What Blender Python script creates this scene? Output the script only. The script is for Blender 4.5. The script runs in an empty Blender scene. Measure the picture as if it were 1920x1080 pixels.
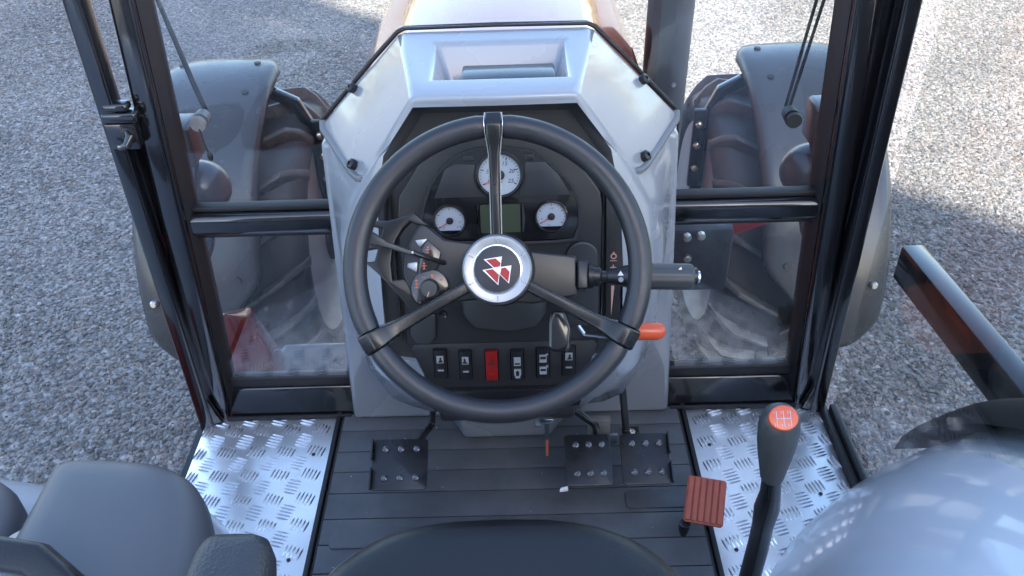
import bpy, bmesh, math, random
from mathutils import Vector, Matrix
R = math.radians
sc = bpy.context.scene
col = sc.collection
rnd = random.Random(7)

# ------------------------------------------------------------------ camera
GZ = -1.05                                   # ground level; the cab floor is z = 0
cd = bpy.data.cameras.new('camera'); cam = bpy.data.objects.new('camera', cd); col.objects.link(cam)
cd.sensor_width = 36; cd.lens = 30.0; cd.clip_start = 0.02; cd.clip_end = 500
pit, yaw, rol = R(37), R(-0.8), R(2.0)
f = Vector((math.sin(yaw)*math.cos(pit), math.cos(yaw)*math.cos(pit), -math.sin(pit)))
r0 = Vector((math.cos(yaw), -math.sin(yaw), 0)); u0 = r0.cross(f)
rr = r0*math.cos(rol) - u0*math.sin(rol); uu = r0*math.sin(rol) + u0*math.cos(rol)
m = Matrix((rr, uu, -f)).transposed().to_4x4(); m.translation = (0.03, 0, 1.3)
cam.matrix_world = m
sc.camera = cam

# ------------------------------------------------------------------ sky, sun, exposure
SUN_EL = R(33)
LN = Vector((0.673, 0.7396, 0))              # across the shade edge on the ground
SA = Vector((-0.2, 0.98, 0)).normalized()    # horizontal direction in which shadows fall
world = bpy.data.worlds.new('World'); sc.world = world; world.use_nodes = True
wn = world.node_tree.nodes; wl = world.node_tree.links
sky = wn.new('ShaderNodeTexSky'); sky.sky_type = 'NISHITA'; sky.sun_disc = False
sky.sun_elevation = SUN_EL; sky.sun_rotation = math.atan2(-SA.x, -SA.y)
sky.air_density = 1.0; sky.dust_density = 1.6; sky.ozone_density = 1.8
bg = wn['Background']; bg.inputs['Strength'].default_value = 0.12
wl.new(sky.outputs[0], bg.inputs['Color'])
sd = bpy.data.lights.new('sun', 'SUN'); sun = bpy.data.objects.new('sun', sd); col.objects.link(sun)
sd.energy = 4.0; sd.angle = R(0.5); sd.color = (1.0, 0.92, 0.80)
sdir = Vector((SA.x*math.cos(SUN_EL), SA.y*math.cos(SUN_EL), -math.sin(SUN_EL)))
sun.rotation_euler = sdir.to_track_quat('-Z', 'Y').to_euler(); sun.location = (-6, -6, 8)
sc.view_settings.view_transform = 'Standard'; sc.view_settings.look = 'None'
sc.view_settings.gamma = 1.0; sc.view_settings.exposure = 2.62
sc.cycles.use_denoising = True
sc.cycles.max_bounces = 8; sc.cycles.transparent_max_bounces = 16
sc.cycles.caustics_reflective = False; sc.cycles.caustics_refractive = False

# ------------------------------------------------------------------ materials
MATS = {}
def pm(name, c, rough=0.5, metal=0.0, coat=0.0, bump=None, var=None, rvar=None, spec=0.5, coatr=0.05):
    mt = bpy.data.materials.new(name); mt.use_nodes = True; MATS[name] = mt
    n = mt.node_tree.nodes; l = mt.node_tree.links; b = n['Principled BSDF']
    b.inputs['Base Color'].default_value = (*c, 1); b.inputs['Roughness'].default_value = rough
    b.inputs['Metallic'].default_value = metal; b.inputs['Coat Weight'].default_value = coat
    b.inputs['Coat Roughness'].default_value = coatr; b.inputs['Specular IOR Level'].default_value = spec
    tc = n.new('ShaderNodeTexCoord')
    if var:                                   # (scale, amount): grime and wear in the colour
        t = n.new('ShaderNodeTexNoise'); t.inputs['Scale'].default_value = var[0]; t.inputs['Detail'].default_value = 6
        t.inputs['Roughness'].default_value = 0.65
        l.new(tc.outputs['Object'], t.inputs['Vector'])
        rp = n.new('ShaderNodeMapRange'); rp.inputs[1].default_value = 0.3; rp.inputs[2].default_value = 0.7
        rp.inputs[3].default_value = 1-var[1]; rp.inputs[4].default_value = 1+var[1]
        l.new(t.outputs['Fac'], rp.inputs[0])
        mx = n.new('ShaderNodeVectorMath'); mx.operation = 'SCALE'; mx.inputs[0].default_value = c
        l.new(rp.outputs[0], mx.inputs['Scale']); l.new(mx.outputs[0], b.inputs['Base Color'])
    if rvar:
        t = n.new('ShaderNodeTexNoise'); t.inputs['Scale'].default_value = rvar[0]; t.inputs['Detail'].default_value = 5
        l.new(tc.outputs['Object'], t.inputs['Vector'])
        rp = n.new('ShaderNodeMapRange'); rp.inputs[1].default_value = 0.35; rp.inputs[2].default_value = 0.65
        rp.inputs[3].default_value = max(rough-rvar[1], 0.02); rp.inputs[4].default_value = rough+rvar[1]
        l.new(t.outputs['Fac'], rp.inputs[0]); l.new(rp.outputs[0], b.inputs['Roughness'])
    if bump:                                  # (scale, strength, distance, type)
        if len(bump) > 3 and bump[3] == 'V':
            t = n.new('ShaderNodeTexVoronoi')
        else:
            t = n.new('ShaderNodeTexNoise'); t.inputs['Detail'].default_value = 3
        t.inputs['Scale'].default_value = bump[0]; l.new(tc.outputs['Object'], t.inputs['Vector'])
        bp = n.new('ShaderNodeBump'); bp.inputs['Strength'].default_value = bump[1]; bp.inputs['Distance'].default_value = bump[2]
        l.new(t.outputs[0], bp.inputs['Height']); l.new(bp.outputs[0], b.inputs['Normal'])
    return mt
pm('console_grey', (0.265, 0.285, 0.315), 0.27, coat=0.7, coatr=0.06, rvar=(3, 0.02), bump=(240, 0.02, 0.0006))
pm('panel_grey', (0.50, 0.54, 0.55), 0.10, coat=1.0, bump=(7, 0.05, 0.01), coatr=0.03)
pm('arch_grey', (0.50, 0.535, 0.59), 0.30, coat=0.8, bump=(5, 0.05, 0.02), var=(3, 0.04), coatr=0.07)
pm('gasket', (0.016, 0.016, 0.018), 0.55)
pm('flare_black', (0.010, 0.010, 0.011), 0.75, spec=0.15)
pm('grey_gasket', (0.16, 0.17, 0.18), 0.5)
pm('black_paint', (0.008, 0.008, 0.010), 0.14, coat=0.7, rvar=(14, 0.05), coatr=0.05)
pm('black_metal', (0.012, 0.012, 0.014), 0.35, var=(30, 0.4), rvar=(25, 0.1))
pm('dash_black', (0.020, 0.020, 0.022), 0.42, bump=(900, 0.25, 0.0006), rvar=(20, 0.06))
pm('dash_gloss', (0.012, 0.012, 0.014), 0.18, coat=0.4)
pm('dash_lip', (0.035, 0.036, 0.040), 0.4)
pm('pod_black', (0.014, 0.014, 0.016), 0.34, bump=(700, 0.15, 0.0005))
pm('rim_black', (0.020, 0.021, 0.026), 0.36, bump=(650, 0.35, 0.0009), rvar=(30, 0.06))
pm('spoke_black', (0.010, 0.010, 0.011), 0.25, rvar=(30, 0.05))
pm('chrome', (0.75, 0.76, 0.78), 0.16, metal=1.0)
pm('stud_metal', (0.20, 0.20, 0.21), 0.3, metal=0.8)
pm('brushed', (0.35, 0.37, 0.40), 0.38, metal=1.0, rvar=(60, 0.06))
pm('white_print', (0.75, 0.75, 0.75), 0.5)
pm('ivory_print', (0.26, 0.27, 0.28), 0.5)
pm('red_print', (0.30, 0.018, 0.016), 0.35)
pm('orange_print', (0.55, 0.13, 0.06), 0.5)
pm('salmon_print', (0.50, 0.28, 0.22), 0.5)
pm('dial_white', (0.37, 0.41, 0.47), 0.45)
pm('ink', (0.02, 0.02, 0.025), 0.5)
pm('needle_red', (0.55, 0.05, 0.04), 0.4)
pm('lcd', (0.050, 0.062, 0.042), 0.25)
pm('switch_black', (0.014, 0.014, 0.017), 0.30)
pm('switch_red', (0.22, 0.010, 0.010), 0.32)
pm('orange_plastic', (0.58, 0.085, 0.03), 0.32, coat=0.2, var=(60, 0.06))
pm('brick_pedal', (0.36, 0.085, 0.05), 0.6, var=(40, 0.15), bump=(400, 0.2, 0.0008))
pm('mat_groove', (0.035, 0.035, 0.038), 0.7)
pm('mat_rubber', (0.080, 0.083, 0.090), 0.52, bump=(500, 0.25, 0.0008), var=(9, 0.28), rvar=(6, 0.10))
pm('aluminium', (0.88, 0.89, 0.91), 0.40, metal=0.88, rvar=(9, 0.08), bump=(6, 0.12, 0.01))
pm('aluminium_bar', (0.93, 0.93, 0.95), 0.27, metal=1.0, rvar=(30, 0.06))
pm('seat_vinyl', (0.008, 0.0085, 0.010), 0.37, bump=(420, 0.35, 0.0012), rvar=(12, 0.05), spec=0.5)
pm('pad_vinyl', (0.082, 0.087, 0.098), 0.46, bump=(800, 0.3, 0.0006), var=(4, 0.05), rvar=(8, 0.06))
pm('leather', (0.030, 0.032, 0.038), 0.42, bump=(330, 0.5, 0.0012, 'V'))
pm('knob_grey', (0.040, 0.043, 0.045), 0.42, bump=(900, 0.2, 0.0005))
pm('fender_plastic', (0.052, 0.054, 0.058), 0.25, rvar=(6, 0.08), var=(3, 0.10), bump=(600, 0.12, 0.0006))
pm('tyre_rubber', (0.048, 0.048, 0.052), 0.5, var=(9, 0.3), rvar=(12, 0.12))
pm('lug_rubber', (0.095, 0.095, 0.10), 0.34, var=(20, 0.35), rvar=(12, 0.12))
pm('wheel_grey', (0.52, 0.53, 0.55), 0.35, var=(9, 0.10))
pm('red_paint', (0.36, 0.022, 0.020), 0.16, coat=1.0, coatr=0.03)
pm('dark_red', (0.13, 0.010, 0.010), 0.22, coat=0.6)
pm('hood_red', (0.46, 0.10, 0.045), 0.14, coat=0.8, spec=0.6, coatr=0.02)
pm('engine_dark', (0.035, 0.034, 0.038), 0.5, var=(12, 0.5), bump=(40, 0.4, 0.01))
pm('cast_grey', (0.16, 0.155, 0.15), 0.5, var=(14, 0.3))
pm('exhaust_dark', (0.035, 0.036, 0.042), 0.42, rvar=(8, 0.1), var=(10, 0.2))
pm('lamp_brown', (0.040, 0.028, 0.029), 0.30, coat=0.4)
pm('bolt_zinc', (0.72, 0.70, 0.64), 0.32, metal=1.0)
pm('wall_render', (0.36, 0.35, 0.33), 0.8, var=(2, 0.1), bump=(60, 0.3, 0.01))
pm('roof_tin', (0.10, 0.10, 0.11), 0.5)

def glass_mat(name, tint, base):
    mt = bpy.data.materials.new(name); mt.use_nodes = True; MATS[name] = mt
    n = mt.node_tree.nodes; l = mt.node_tree.links; n.remove(n['Principled BSDF'])
    lw = n.new('ShaderNodeLayerWeight'); lw.inputs['Blend'].default_value = 0.5
    p = n.new('ShaderNodeMath'); p.operation = 'POWER'; p.inputs[1].default_value = 5; l.new(lw.outputs['Facing'], p.inputs[0])
    a = n.new('ShaderNodeMath'); a.operation = 'MULTIPLY_ADD'; a.inputs[1].default_value = 0.9; a.inputs[2].default_value = base
    l.new(p.outputs[0], a.inputs[0])
    t = n.new('ShaderNodeBsdfTransparent'); t.inputs[0].default_value = (*tint, 1)
    g = n.new('ShaderNodeBsdfGlossy'); g.inputs['Roughness'].default_value = 0.0
    mx = n.new('ShaderNodeMixShader'); l.new(a.outputs[0], mx.inputs[0]); l.new(t.outputs[0], mx.inputs[1]); l.new(g.outputs[0], mx.inputs[2])
    l.new(mx.outputs[0], n['Material Output'].inputs['Surface'])
glass_mat('glass', (0.95, 0.962, 0.955), 0.062)

def gravel_mat(name, stone):
    mt = bpy.data.materials.new(name); mt.use_nodes = True; MATS[name] = mt
    n = mt.node_tree.nodes; l = mt.node_tree.links; b = n['Principled BSDF']; b.inputs['Roughness'].default_value = 0.48
    rp = n.new('ShaderNodeValToRGB'); e = rp.color_ramp.elements
    cols = [(0, (0.13, 0.128, 0.128)), (0.3, (0.225, 0.22, 0.218)), (0.6, (0.315, 0.305, 0.30)), (0.85, (0.42, 0.41, 0.40)), (0.95, (0.33, 0.255, 0.23)), (1, (0.58, 0.57, 0.555))]
    e[0].position = 0; e[0].color = (*cols[0][1], 1); e[1].position = 1; e[1].color = (*cols[-1][1], 1)
    for p_, c_ in cols[1:-1]:
        k = e.new(p_); k.color = (*c_, 1)
    tc = n.new('ShaderNodeTexCoord')
    if stone:
        oi = n.new('ShaderNodeObjectInfo'); l.new(oi.outputs['Random'], rp.inputs[0])
        ge = n.new('ShaderNodeNewGeometry'); pn = n.new('ShaderNodeTexNoise'); pn.inputs['Scale'].default_value = 1.1; pn.inputs['Detail'].default_value = 4
        l.new(ge.outputs['Position'], pn.inputs['Vector'])      # dusty and washed patches of the yard
        mr = n.new('ShaderNodeMapRange'); mr.inputs[1].default_value = .35; mr.inputs[2].default_value = .65; mr.inputs[3].default_value = .78; mr.inputs[4].default_value = 1.18
        l.new(pn.outputs['Fac'], mr.inputs[0])
        ms = n.new('ShaderNodeVectorMath'); ms.operation = 'SCALE'; l.new(rp.outputs[0], ms.inputs[0]); l.new(mr.outputs[0], ms.inputs['Scale'])
        l.new(ms.outputs[0], b.inputs['Base Color'])
        t = n.new('ShaderNodeTexNoise'); t.inputs['Scale'].default_value = 2.5; l.new(tc.outputs['Object'], t.inputs['Vector'])
        h = t.outputs[0]; dist = 0.15
    else:
        v = n.new('ShaderNodeTexVoronoi'); v.inputs['Scale'].default_value = 55; l.new(tc.outputs['Object'], v.inputs['Vector'])
        sp = n.new('ShaderNodeSeparateColor'); l.new(v.outputs['Color'], sp.inputs[0]); l.new(sp.outputs[0], rp.inputs[0])
        mu = n.new('ShaderNodeVectorMath'); mu.operation = 'SCALE'; mu.inputs['Scale'].default_value = 0.7
        l.new(rp.outputs[0], mu.inputs[0]); l.new(mu.outputs[0], b.inputs['Base Color'])
        iv = n.new('ShaderNodeMath'); iv.operation = 'SUBTRACT'; iv.inputs[0].default_value = 1; l.new(v.outputs['Distance'], iv.inputs[1])
        h = iv.outputs[0]; dist = 0.012
    bp = n.new('ShaderNodeBump'); bp.inputs['Strength'].default_value = 0.7; bp.inputs['Distance'].default_value = dist
    l.new(h, bp.inputs['Height']); l.new(bp.outputs[0], b.inputs['Normal'])
gravel_mat('gravel_ground', False); gravel_mat('gravel_stone', True)

# ------------------------------------------------------------------ mesh helpers
def V3(*a): return Vector(a)
def frame(O, U, Vv, N):
    O, U, Vv, N = Vector(O), Vector(U), Vector(Vv), Vector(N)
    return lambda u, v, n=0.0: O + U*u + Vv*v + N*n
e36 = R(36)
HUB = Vector((0, 0.88, 0.667)); NW = Vector((0, -math.cos(e36), math.sin(e36))); VW = Vector((0, math.sin(e36), math.cos(e36)))
FW = frame(HUB, (1, 0, 0), VW, NW)                                            # steering wheel frame
FD = frame((0, 1.07, 0.535), (1, 0, 0), (0, 0.208, 0.978), (0, -0.978, 0.208))  # dashboard frame
FZ = frame((0, 0, 0), (1, 0, 0), (0, 1, 0), (0, 0, 1))

class MB:
    def __init__(s): s.bm = bmesh.new()
    def poly(s, pts): return s.bm.faces.new([s.bm.verts.new(p) for p in pts])
    def hexa(s, p):                          # 8 points: 4 bottom (ccw seen from above), 4 top
        v = [s.bm.verts.new(q) for q in p]
        for a in ((3,2,1,0),(4,5,6,7),(0,1,5,4),(1,2,6,5),(2,3,7,6),(3,0,4,7)): s.bm.faces.new([v[i] for i in a])
        return s
    def box(s, a, b):
        x0,y0,z0 = (min(a[i],b[i]) for i in range(3)); x1,y1,z1 = (max(a[i],b[i]) for i in range(3))
        return s.hexa([(x0,y0,z0),(x1,y0,z0),(x1,y1,z0),(x0,y1,z0),(x0,y0,z1),(x1,y0,z1),(x1,y1,z1),(x0,y1,z1)])
    def prism(s, uv, fr, n0, n1, top=1.0):   # polygon in a frame, from depth n0 to n1
        cu = sum(p[0] for p in uv)/len(uv); cv = sum(p[1] for p in uv)/len(uv)
        a = [s.bm.verts.new(fr(p[0], p[1], n0)) for p in uv]
        b = [s.bm.verts.new(fr(cu+(p[0]-cu)*top, cv+(p[1]-cv)*top, n1)) for p in uv]
        k = len(uv)
        s.bm.faces.new(list(reversed(a))); s.bm.faces.new(b)
        for i in range(k): s.bm.faces.new((a[i], a[(i+1)%k], b[(i+1)%k], b[i]))
        return s
    def loft(s, rings, cap=True, closed=True):
        vs = [[s.bm.verts.new(p) for p in r] for r in rings]; k = len(rings[0])
        for a, b in zip(vs, vs[1:]):
            for i in range(k if closed else k-1):
                s.bm.faces.new((a[i], a[(i+1)%k], b[(i+1)%k], b[i]))
        if cap and closed:
            s.bm.faces.new(list(reversed(vs[0]))); s.bm.faces.new(vs[-1])
        return s
    def tube(s, pts, r, seg=12, sq=None, up=None):     # round tube, or rectangular (half-width, half-height) with sq
        pts = [Vector(p) for p in pts]; rs = r if isinstance(r, (list, tuple)) else [r]*len(pts)
        rings = []
        ref = Vector(up) if up else None
        for i, p in enumerate(pts):
            t = (pts[min(i+1, len(pts)-1)] - pts[max(i-1, 0)]).normalized()
            rf = ref if ref is not None else (Vector((0,0,1)) if abs(t.z) < 0.9 else Vector((0,1,0)))
            a = t.cross(rf).normalized(); b = a.cross(t).normalized()
            if ref is None: ref = b
            if sq:
                w, h = sq[0]*rs[i], sq[1]*rs[i]
                rings.append([p+a*x*w+b*y*h for x, y in ((-1,-1),(1,-1),(1,1),(-1,1))])
            else:
                rings.append([p+a*math.cos(2*math.pi*j/seg)*rs[i]+b*math.sin(2*math.pi*j/seg)*rs[i] for j in range(seg)])
        return s.loft(rings)
    def lathe(s, prof, O, axis, seg=24):     # profile (distance along axis, radius)
        O = Vector(O); ax = Vector(axis).normalized()
        rf = Vector((0,0,1)) if abs(ax.z) < 0.9 else Vector((0,1,0))
        a = ax.cross(rf).normalized(); b = ax.cross(a).normalized()
        return s.loft([[O+ax*d+(a*math.cos(2*math.pi*j/seg)+b*math.sin(2*math.pi*j/seg))*max(q, 1e-5) for j in range(seg)] for d, q in prof])
    def ball(s, c, rx, ry=None, rz=None, seg=16, rng=10, fr=None):
        ry = ry or rx; rz = rz or rx; c = Vector(c)
        rings = []
        for i in range(1, rng):
            t = math.pi*i/rng
            rings.append([c+Vector((rx*math.sin(t)*math.cos(2*math.pi*j/seg), ry*math.sin(t)*math.sin(2*math.pi*j/seg), -rz*math.cos(t))) for j in range(seg)])
        return s.loft(rings)
    def mesh(s, name, mat, bev=0, seg=2, ang=38, smooth=True, sharp=42):
        bm = s.bm
        bmesh.ops.recalc_face_normals(bm, faces=bm.faces)
        if bev:
            es = [e for e in bm.edges if len(e.link_faces) == 2 and e.calc_face_angle(0) > R(ang)]
            bmesh.ops.bevel(bm, geom=es, offset=bev, segments=seg, profile=0.5, affect='EDGES', clamp_overlap=True)
        me = bpy.data.meshes.new(name); bm.to_mesh(me); bm.free()
        if smooth:
            me.polygons.foreach_set('use_smooth', [True]*len(me.polygons)); me.set_sharp_from_angle(angle=R(sharp))
        me.materials.append(MATS[mat]); return me
    def build(s, name, mat, parent=None, **k):
        lab = k.pop('label', None); kind = k.pop('kind', None)
        return put(name, s.mesh(name, mat, **k), parent, label=lab, kind=kind)
def put(name, me, parent=None, loc=None, label=None, kind=None):
    o = bpy.data.objects.new(name, me); col.objects.link(o)
    if parent is not None:
        o.parent = parent
        if parent is TR: o.matrix_parent_inverse = Matrix.Translation(-TR.location)
    if loc is not None: o.location = loc
    if label: o['label'] = label
    if kind: o['kind'] = kind
    return o
def grp(name, label): return put(name, None, TR, label=label)     # a part made of several pieces
def text_mesh(txt, size, fr, u, v, n, mat, depth=0.0003, rot=0.0, shear=0.0):
    cu = bpy.data.curves.new('lettering', 'FONT'); cu.body = txt; cu.size = size; cu.align_x = 'CENTER'; cu.align_y = 'CENTER'
    cu.extrude = depth; cu.shear = shear; cu.resolution_u = 3
    o = bpy.data.objects.new('lettering', cu); col.objects.link(o)
    me = bpy.data.meshes.new_from_object(o.evaluated_get(bpy.context.evaluated_depsgraph_get()))
    bpy.data.objects.remove(o); bpy.data.curves.remove(cu)
    c_, s_ = math.cos(rot), math.sin(rot)
    for vt in me.vertices:
        x, y, z = vt.co; vt.co = fr(u+x*c_-y*s_, v+x*s_+y*c_, n+z)
    me.materials.clear(); me.materials.append(MATS[mat]); return me
def circ(u, v, r, n=32, a0=0, a1=360):
    if a1-a0 >= 360: return [(u+r*math.cos(R(a0+360*i/n)), v+r*math.sin(R(a0+360*i/n))) for i in range(n)]
    return [(u+r*math.cos(R(a0+(a1-a0)*i/n)), v+r*math.sin(R(a0+(a1-a0)*i/n))) for i in range(n+1)]
def rrect(u0, v0, u1, v1, r, n=4):
    o = []
    for cx, cy, a in ((u1-r, v1-r, 0), (u0+r, v1-r, 90), (u0+r, v0+r, 180), (u1-r, v0+r, 270)):
        o += [(cx+r*math.cos(R(a+90*i/n)), cy+r*math.sin(R(a+90*i/n))) for i in range(n+1)]
    return o
def mirror(half):                            # half outline from bottom centre to top centre -> closed outline
    return half + [tuple([-p[0]]+list(p[1:])) for p in reversed(half[1:-1])]

# ------------------------------------------------------------------ the setting
TR = None
g = MB(); g.poly([(-250, -250, GZ-.012), (250, -250, GZ-.012), (250, 250, GZ-.012), (-250, 250, GZ-.012)])
go = g.build('ground', 'gravel_ground', kind='structure', smooth=False)
# loose stones: instanced over the part of the yard that the cab looks down on
def stone_mesh(seed):
    q = random.Random(seed); bm = bmesh.new(); bmesh.ops.create_icosphere(bm, subdivisions=2, radius=1)
    sx, sy, sz = 1.0, q.uniform(0.6, 0.9), q.uniform(0.4, 0.65)
    pl = [(Vector((q.gauss(0,1), q.gauss(0,1), q.gauss(0,1))).normalized(), q.uniform(0.55, 0.85)) for _ in range(9)]
    for v in bm.verts:
        for n_, d_ in pl:
            k = v.co.dot(n_)
            if k > d_: v.co -= n_*(k-d_)
        v.co = Vector((v.co.x*sx, v.co.y*sy, v.co.z*sz))
    me = bpy.data.meshes.new('gravel_stone'); bm.to_mesh(me); bm.free(); me.materials.append(MATS['gravel_stone'])
    me.polygons.foreach_set('use_smooth', [True]*len(me.polygons)); me.set_sharp_from_angle(angle=R(25))
    return me
stones = bpy.data.collections.new('stone_shapes')
for k in range(6): stones.objects.link(bpy.data.objects.new('stone', stone_mesh(k)))
from mathutils import noise as mn
gs = MB(); NX, NY = 120, 110; grid = []
for j in range(NY+1):
    v = j/NY; y = 0.9+7.9*v; hw = 1.7+3.9*v; row = []
    for i in range(NX+1):
        x = -0.2*v+(2*i/NX-1)*hw
        h = .016*mn.noise((x*.8, y*.8, 2))+.012*mn.noise((x*2.6+.8*y, y*3.4, 5))+.006*mn.noise((x*7, y*7, 9))
        row.append(gs.bm.verts.new((x, y, GZ+0.018+h)))
    grid.append(row)
for j in range(NY):
    for i in range(NX): gs.bm.faces.new((grid[j][i], grid[j][i+1], grid[j+1][i+1], grid[j+1][i]))
gv = gs.build('gravel', 'gravel_ground', kind='stuff', sharp=90)
gv['label'] = 'loose crushed gravel covering the yard around the tractor'; gv['category'] = 'gravel'
ng = bpy.data.node_groups.new('scatter_stones', 'GeometryNodeTree')
ng.interface.new_socket('Geometry', in_out='INPUT', socket_type='NodeSocketGeometry')
ng.interface.new_socket('Geometry', in_out='OUTPUT', socket_type='NodeSocketGeometry')
N = ng.nodes; L = ng.links
gi = N.new('NodeGroupInput'); gout = N.new('NodeGroupOutput')
dp = N.new('GeometryNodeDistributePointsOnFaces'); dp.inputs['Density'].default_value = 4200; dp.inputs['Seed'].default_value = 3
ci = N.new('GeometryNodeCollectionInfo'); ci.inputs['Collection'].default_value = stones
ci.inputs['Separate Children'].default_value = True; ci.inputs['Reset Children'].default_value = True
ip = N.new('GeometryNodeInstanceOnPoints'); ip.inputs['Pick Instance'].default_value = True
rv = N.new('FunctionNodeRandomValue'); rv.data_type = 'FLOAT_VECTOR'
rv.inputs[0].default_value = (-0.5, -0.5, 0); rv.inputs[1].default_value = (0.5, 0.5, 6.283)
rs = N.new('FunctionNodeRandomValue'); rs.data_type = 'FLOAT'
rs.inputs[2].default_value = 0.30; rs.inputs[3].default_value = 1.0; rs.inputs['Seed'].default_value = 5
pw = N.new('ShaderNodeMath'); pw.operation = 'MULTIPLY'
ml = N.new('ShaderNodeMath'); ml.operation = 'MULTIPLY'; ml.inputs[1].default_value = 0.0150
L.new(rs.outputs[1], pw.inputs[0]); L.new(rs.outputs[1], pw.inputs[1]); L.new(rs.outputs[1], ml.inputs[0])
jn = N.new('GeometryNodeJoinGeometry')
L.new(gi.outputs[0], dp.inputs['Mesh']); L.new(dp.outputs['Points'], ip.inputs['Points']); L.new(ci.outputs[0], ip.inputs['Instance'])
L.new(rv.outputs[0], ip.inputs['Rotation']); L.new(ml.outputs[0], ip.inputs['Scale'])
L.new(gi.outputs[0], jn.inputs[0]); L.new(ip.outputs[0], jn.inputs[0]); L.new(jn.outputs[0], gout.inputs[0])
md = gv.modifiers.new('scatter', 'NODES'); md.node_group = ng

# the building behind whose roof edge throws the shade the tractor stands in
T = Vector((0.7396, -0.673, 0))
DB = 6.0; HB = (4.26 + DB)/SA.dot(LN)*math.tan(SUN_EL)
BL = bpy.data.objects.new('farm_building', None); col.objects.link(BL); BL.location = (-LN*DB) + Vector((0, 0, GZ))
BL['label'] = 'long rendered farm building behind the tractor casting the yard shade'; BL['category'] = 'building'
fb = frame((0, 0, 0), T, -LN, (0, 0, 1))
b_ = MB(); b_.prism([(4, 0.3), (20, 0.3), (20, 9), (4, 9)], fb, -0.3, HB-0.32); b_.build('wall', 'wall_render', BL)
b_ = MB(); b_.hexa([fb(3.7, 0, HB-0.3), fb(20.3, 0, HB-0.3), fb(20.3, 9.3, HB-0.3), fb(3.7, 9.3, HB-0.3),
                    fb(3.7, 0, HB), fb(20.3, 0, HB), fb(20.3, 9.3, HB+0.4), fb(3.7, 9.3, HB+0.4)]); b_.build('roof', 'roof_tin', BL)

# ------------------------------------------------------------------ the tractor
TR = bpy.data.objects.new('tractor', None); TR.location = (0, 1.4, GZ); col.objects.link(TR)
TR['label'] = 'farm tractor seen from its own driving seat, grey console and black wheel'; TR['category'] = 'tractor'

# --- cab floor: rubber mat, aluminium tread plates
XI = 0.362
o = MB().box((-0.66, 0.25, -0.05), (0.66, 1.345, -0.004)).build('floor_pan', 'black_metal', TR)
mat = MB().box((-XI+0.006, 0.27, -0.003), (XI-0.006, 1.29, 0.003)).build('floor_mat', 'mat_groove', TR, bev=0.001, label='dark grey ribbed rubber floor mat')
ys = [1.285, 1.235, 1.178, 1.125, 1.072, 1.012, 0.955, 0.895, 0.835, 0.775, 0.715, 0.655, 0.595, 0.535, 0.475, 0.415]
for a, b in zip(ys, ys[1:]):                 # each rib is a shallow step, high at its front edge
    k = MB(); x = XI-0.012
    k.hexa([(-x, b+0.0015, 0.003), (x, b+0.0015, 0.003), (x, a-0.0015, 0.003), (-x, a-0.0015, 0.003),
            (-x, b+0.0015, 0.0085), (x, b+0.0015, 0.0085), (x, a-0.0015, 0.0100), (-x, a-0.0015, 0.0100)])
    k.build('rib', 'mat_rubber', mat, bev=0.0012)
for x0, x1, y0, y1 in ((-0.33, -0.17, 0.945, 0.990), (0.215, 0.335, 1.02, 1.062)):
    MB().prism(rrect(x0, y0, x1, y1, 0.008), FZ, 0.003, 0.0125).build('raised_pad', 'mat_rubber', mat, bev=0.0015)
def inside(p, poly):
    c_ = False; j = len(poly)-1
    for i in range(len(poly)):
        if (poly[i][1] > p[1]) != (poly[j][1] > p[1]) and p[0] < (poly[j][0]-poly[i][0])*(p[1]-poly[i][1])/(poly[j][1]-poly[i][1])+poly[i][0]: c_ = not c_
        j = i
    return c_
for s in (-1, 1):
    pl = [(s*(XI+0.008), 0.27), (s*0.645, 0.27), (s*0.645, 1.272), (s*0.60, 1.292), (s*(XI+0.004), 1.296)]
    if s > 0: pl = pl
    else: pl = pl[::-1]
    P = MB().prism(pl, FZ, -0.003, 0.002).build('tread_plate', 'aluminium', TR, bev=0.001,
        label='bare aluminium tread plate floor, %s of the mat' % ('left' if s < 0 else 'right'))
    bars = MB(); C = 0.061
    for i in range(-12, 13):
        for j in range(4, 23):
          for kind in (0, 1):
            cx, cy = (i+.5*kind)*C, (j+.5*kind)*C
            a = R(90-16*-s) if kind else R(16*s)
            d = Vector((math.cos(a), math.sin(a), 0)); w = Vector((-d.y, d.x, 0))
            for q in range(5):
                h = 0.0165*(0.88 if q in (0, 4) else 1)
                p = Vector((cx, cy, 0.002)) + w*(q-2)*0.0076
                if not (inside(p+d*h*.8, pl) and inside(p-d*h*.8, pl)): continue
                b = [p+d*h, p+d*h*.45+w*.0021, p-d*h*.45+w*.0021, p-d*h, p-d*h*.45-w*.0021, p+d*h*.45-w*.0021]
                tp = [p+d*h*.55+Vector((0,0,.0024)), p-d*h*.55+Vector((0,0,.0024))]
                v = [bars.bm.verts.new(x) for x in b+tp]
                for f_ in ((0,1,6),(1,2,7,6),(2,3,7),(3,4,7),(4,5,6,7),(5,0,6)): bars.bm.faces.new([v[x] for x in f_])
    bars.build('tread_bars', 'aluminium_bar', P, kind='stuff', sharp=60)
    MB().tube([(s*(XI+0.001), 0.27, 0.004), (s*(XI+0.001), 1.297, 0.004)], 1, sq=(0.0045, 0.006)).build('edge_trim', 'gasket', TR, bev=0.002)
    if s > 0: MB().tube([(s*0.652, 0.27, 0.006), (s*0.652, 1.275, 0.006)], 1, sq=(0.007, 0.012)).build('sill_trim', 'gasket', TR, bev=0.003)
    for by, bx in ((1.18, 0.40), (0.93, 0.40), (1.05, 0.585)):
        MB().lathe([(0, .0038), (.0015, .0038), (.0022, .002)], (s*bx, by, 0.002), (0, 0, 1), 10).build('screw', 'black_metal', P)

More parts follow.
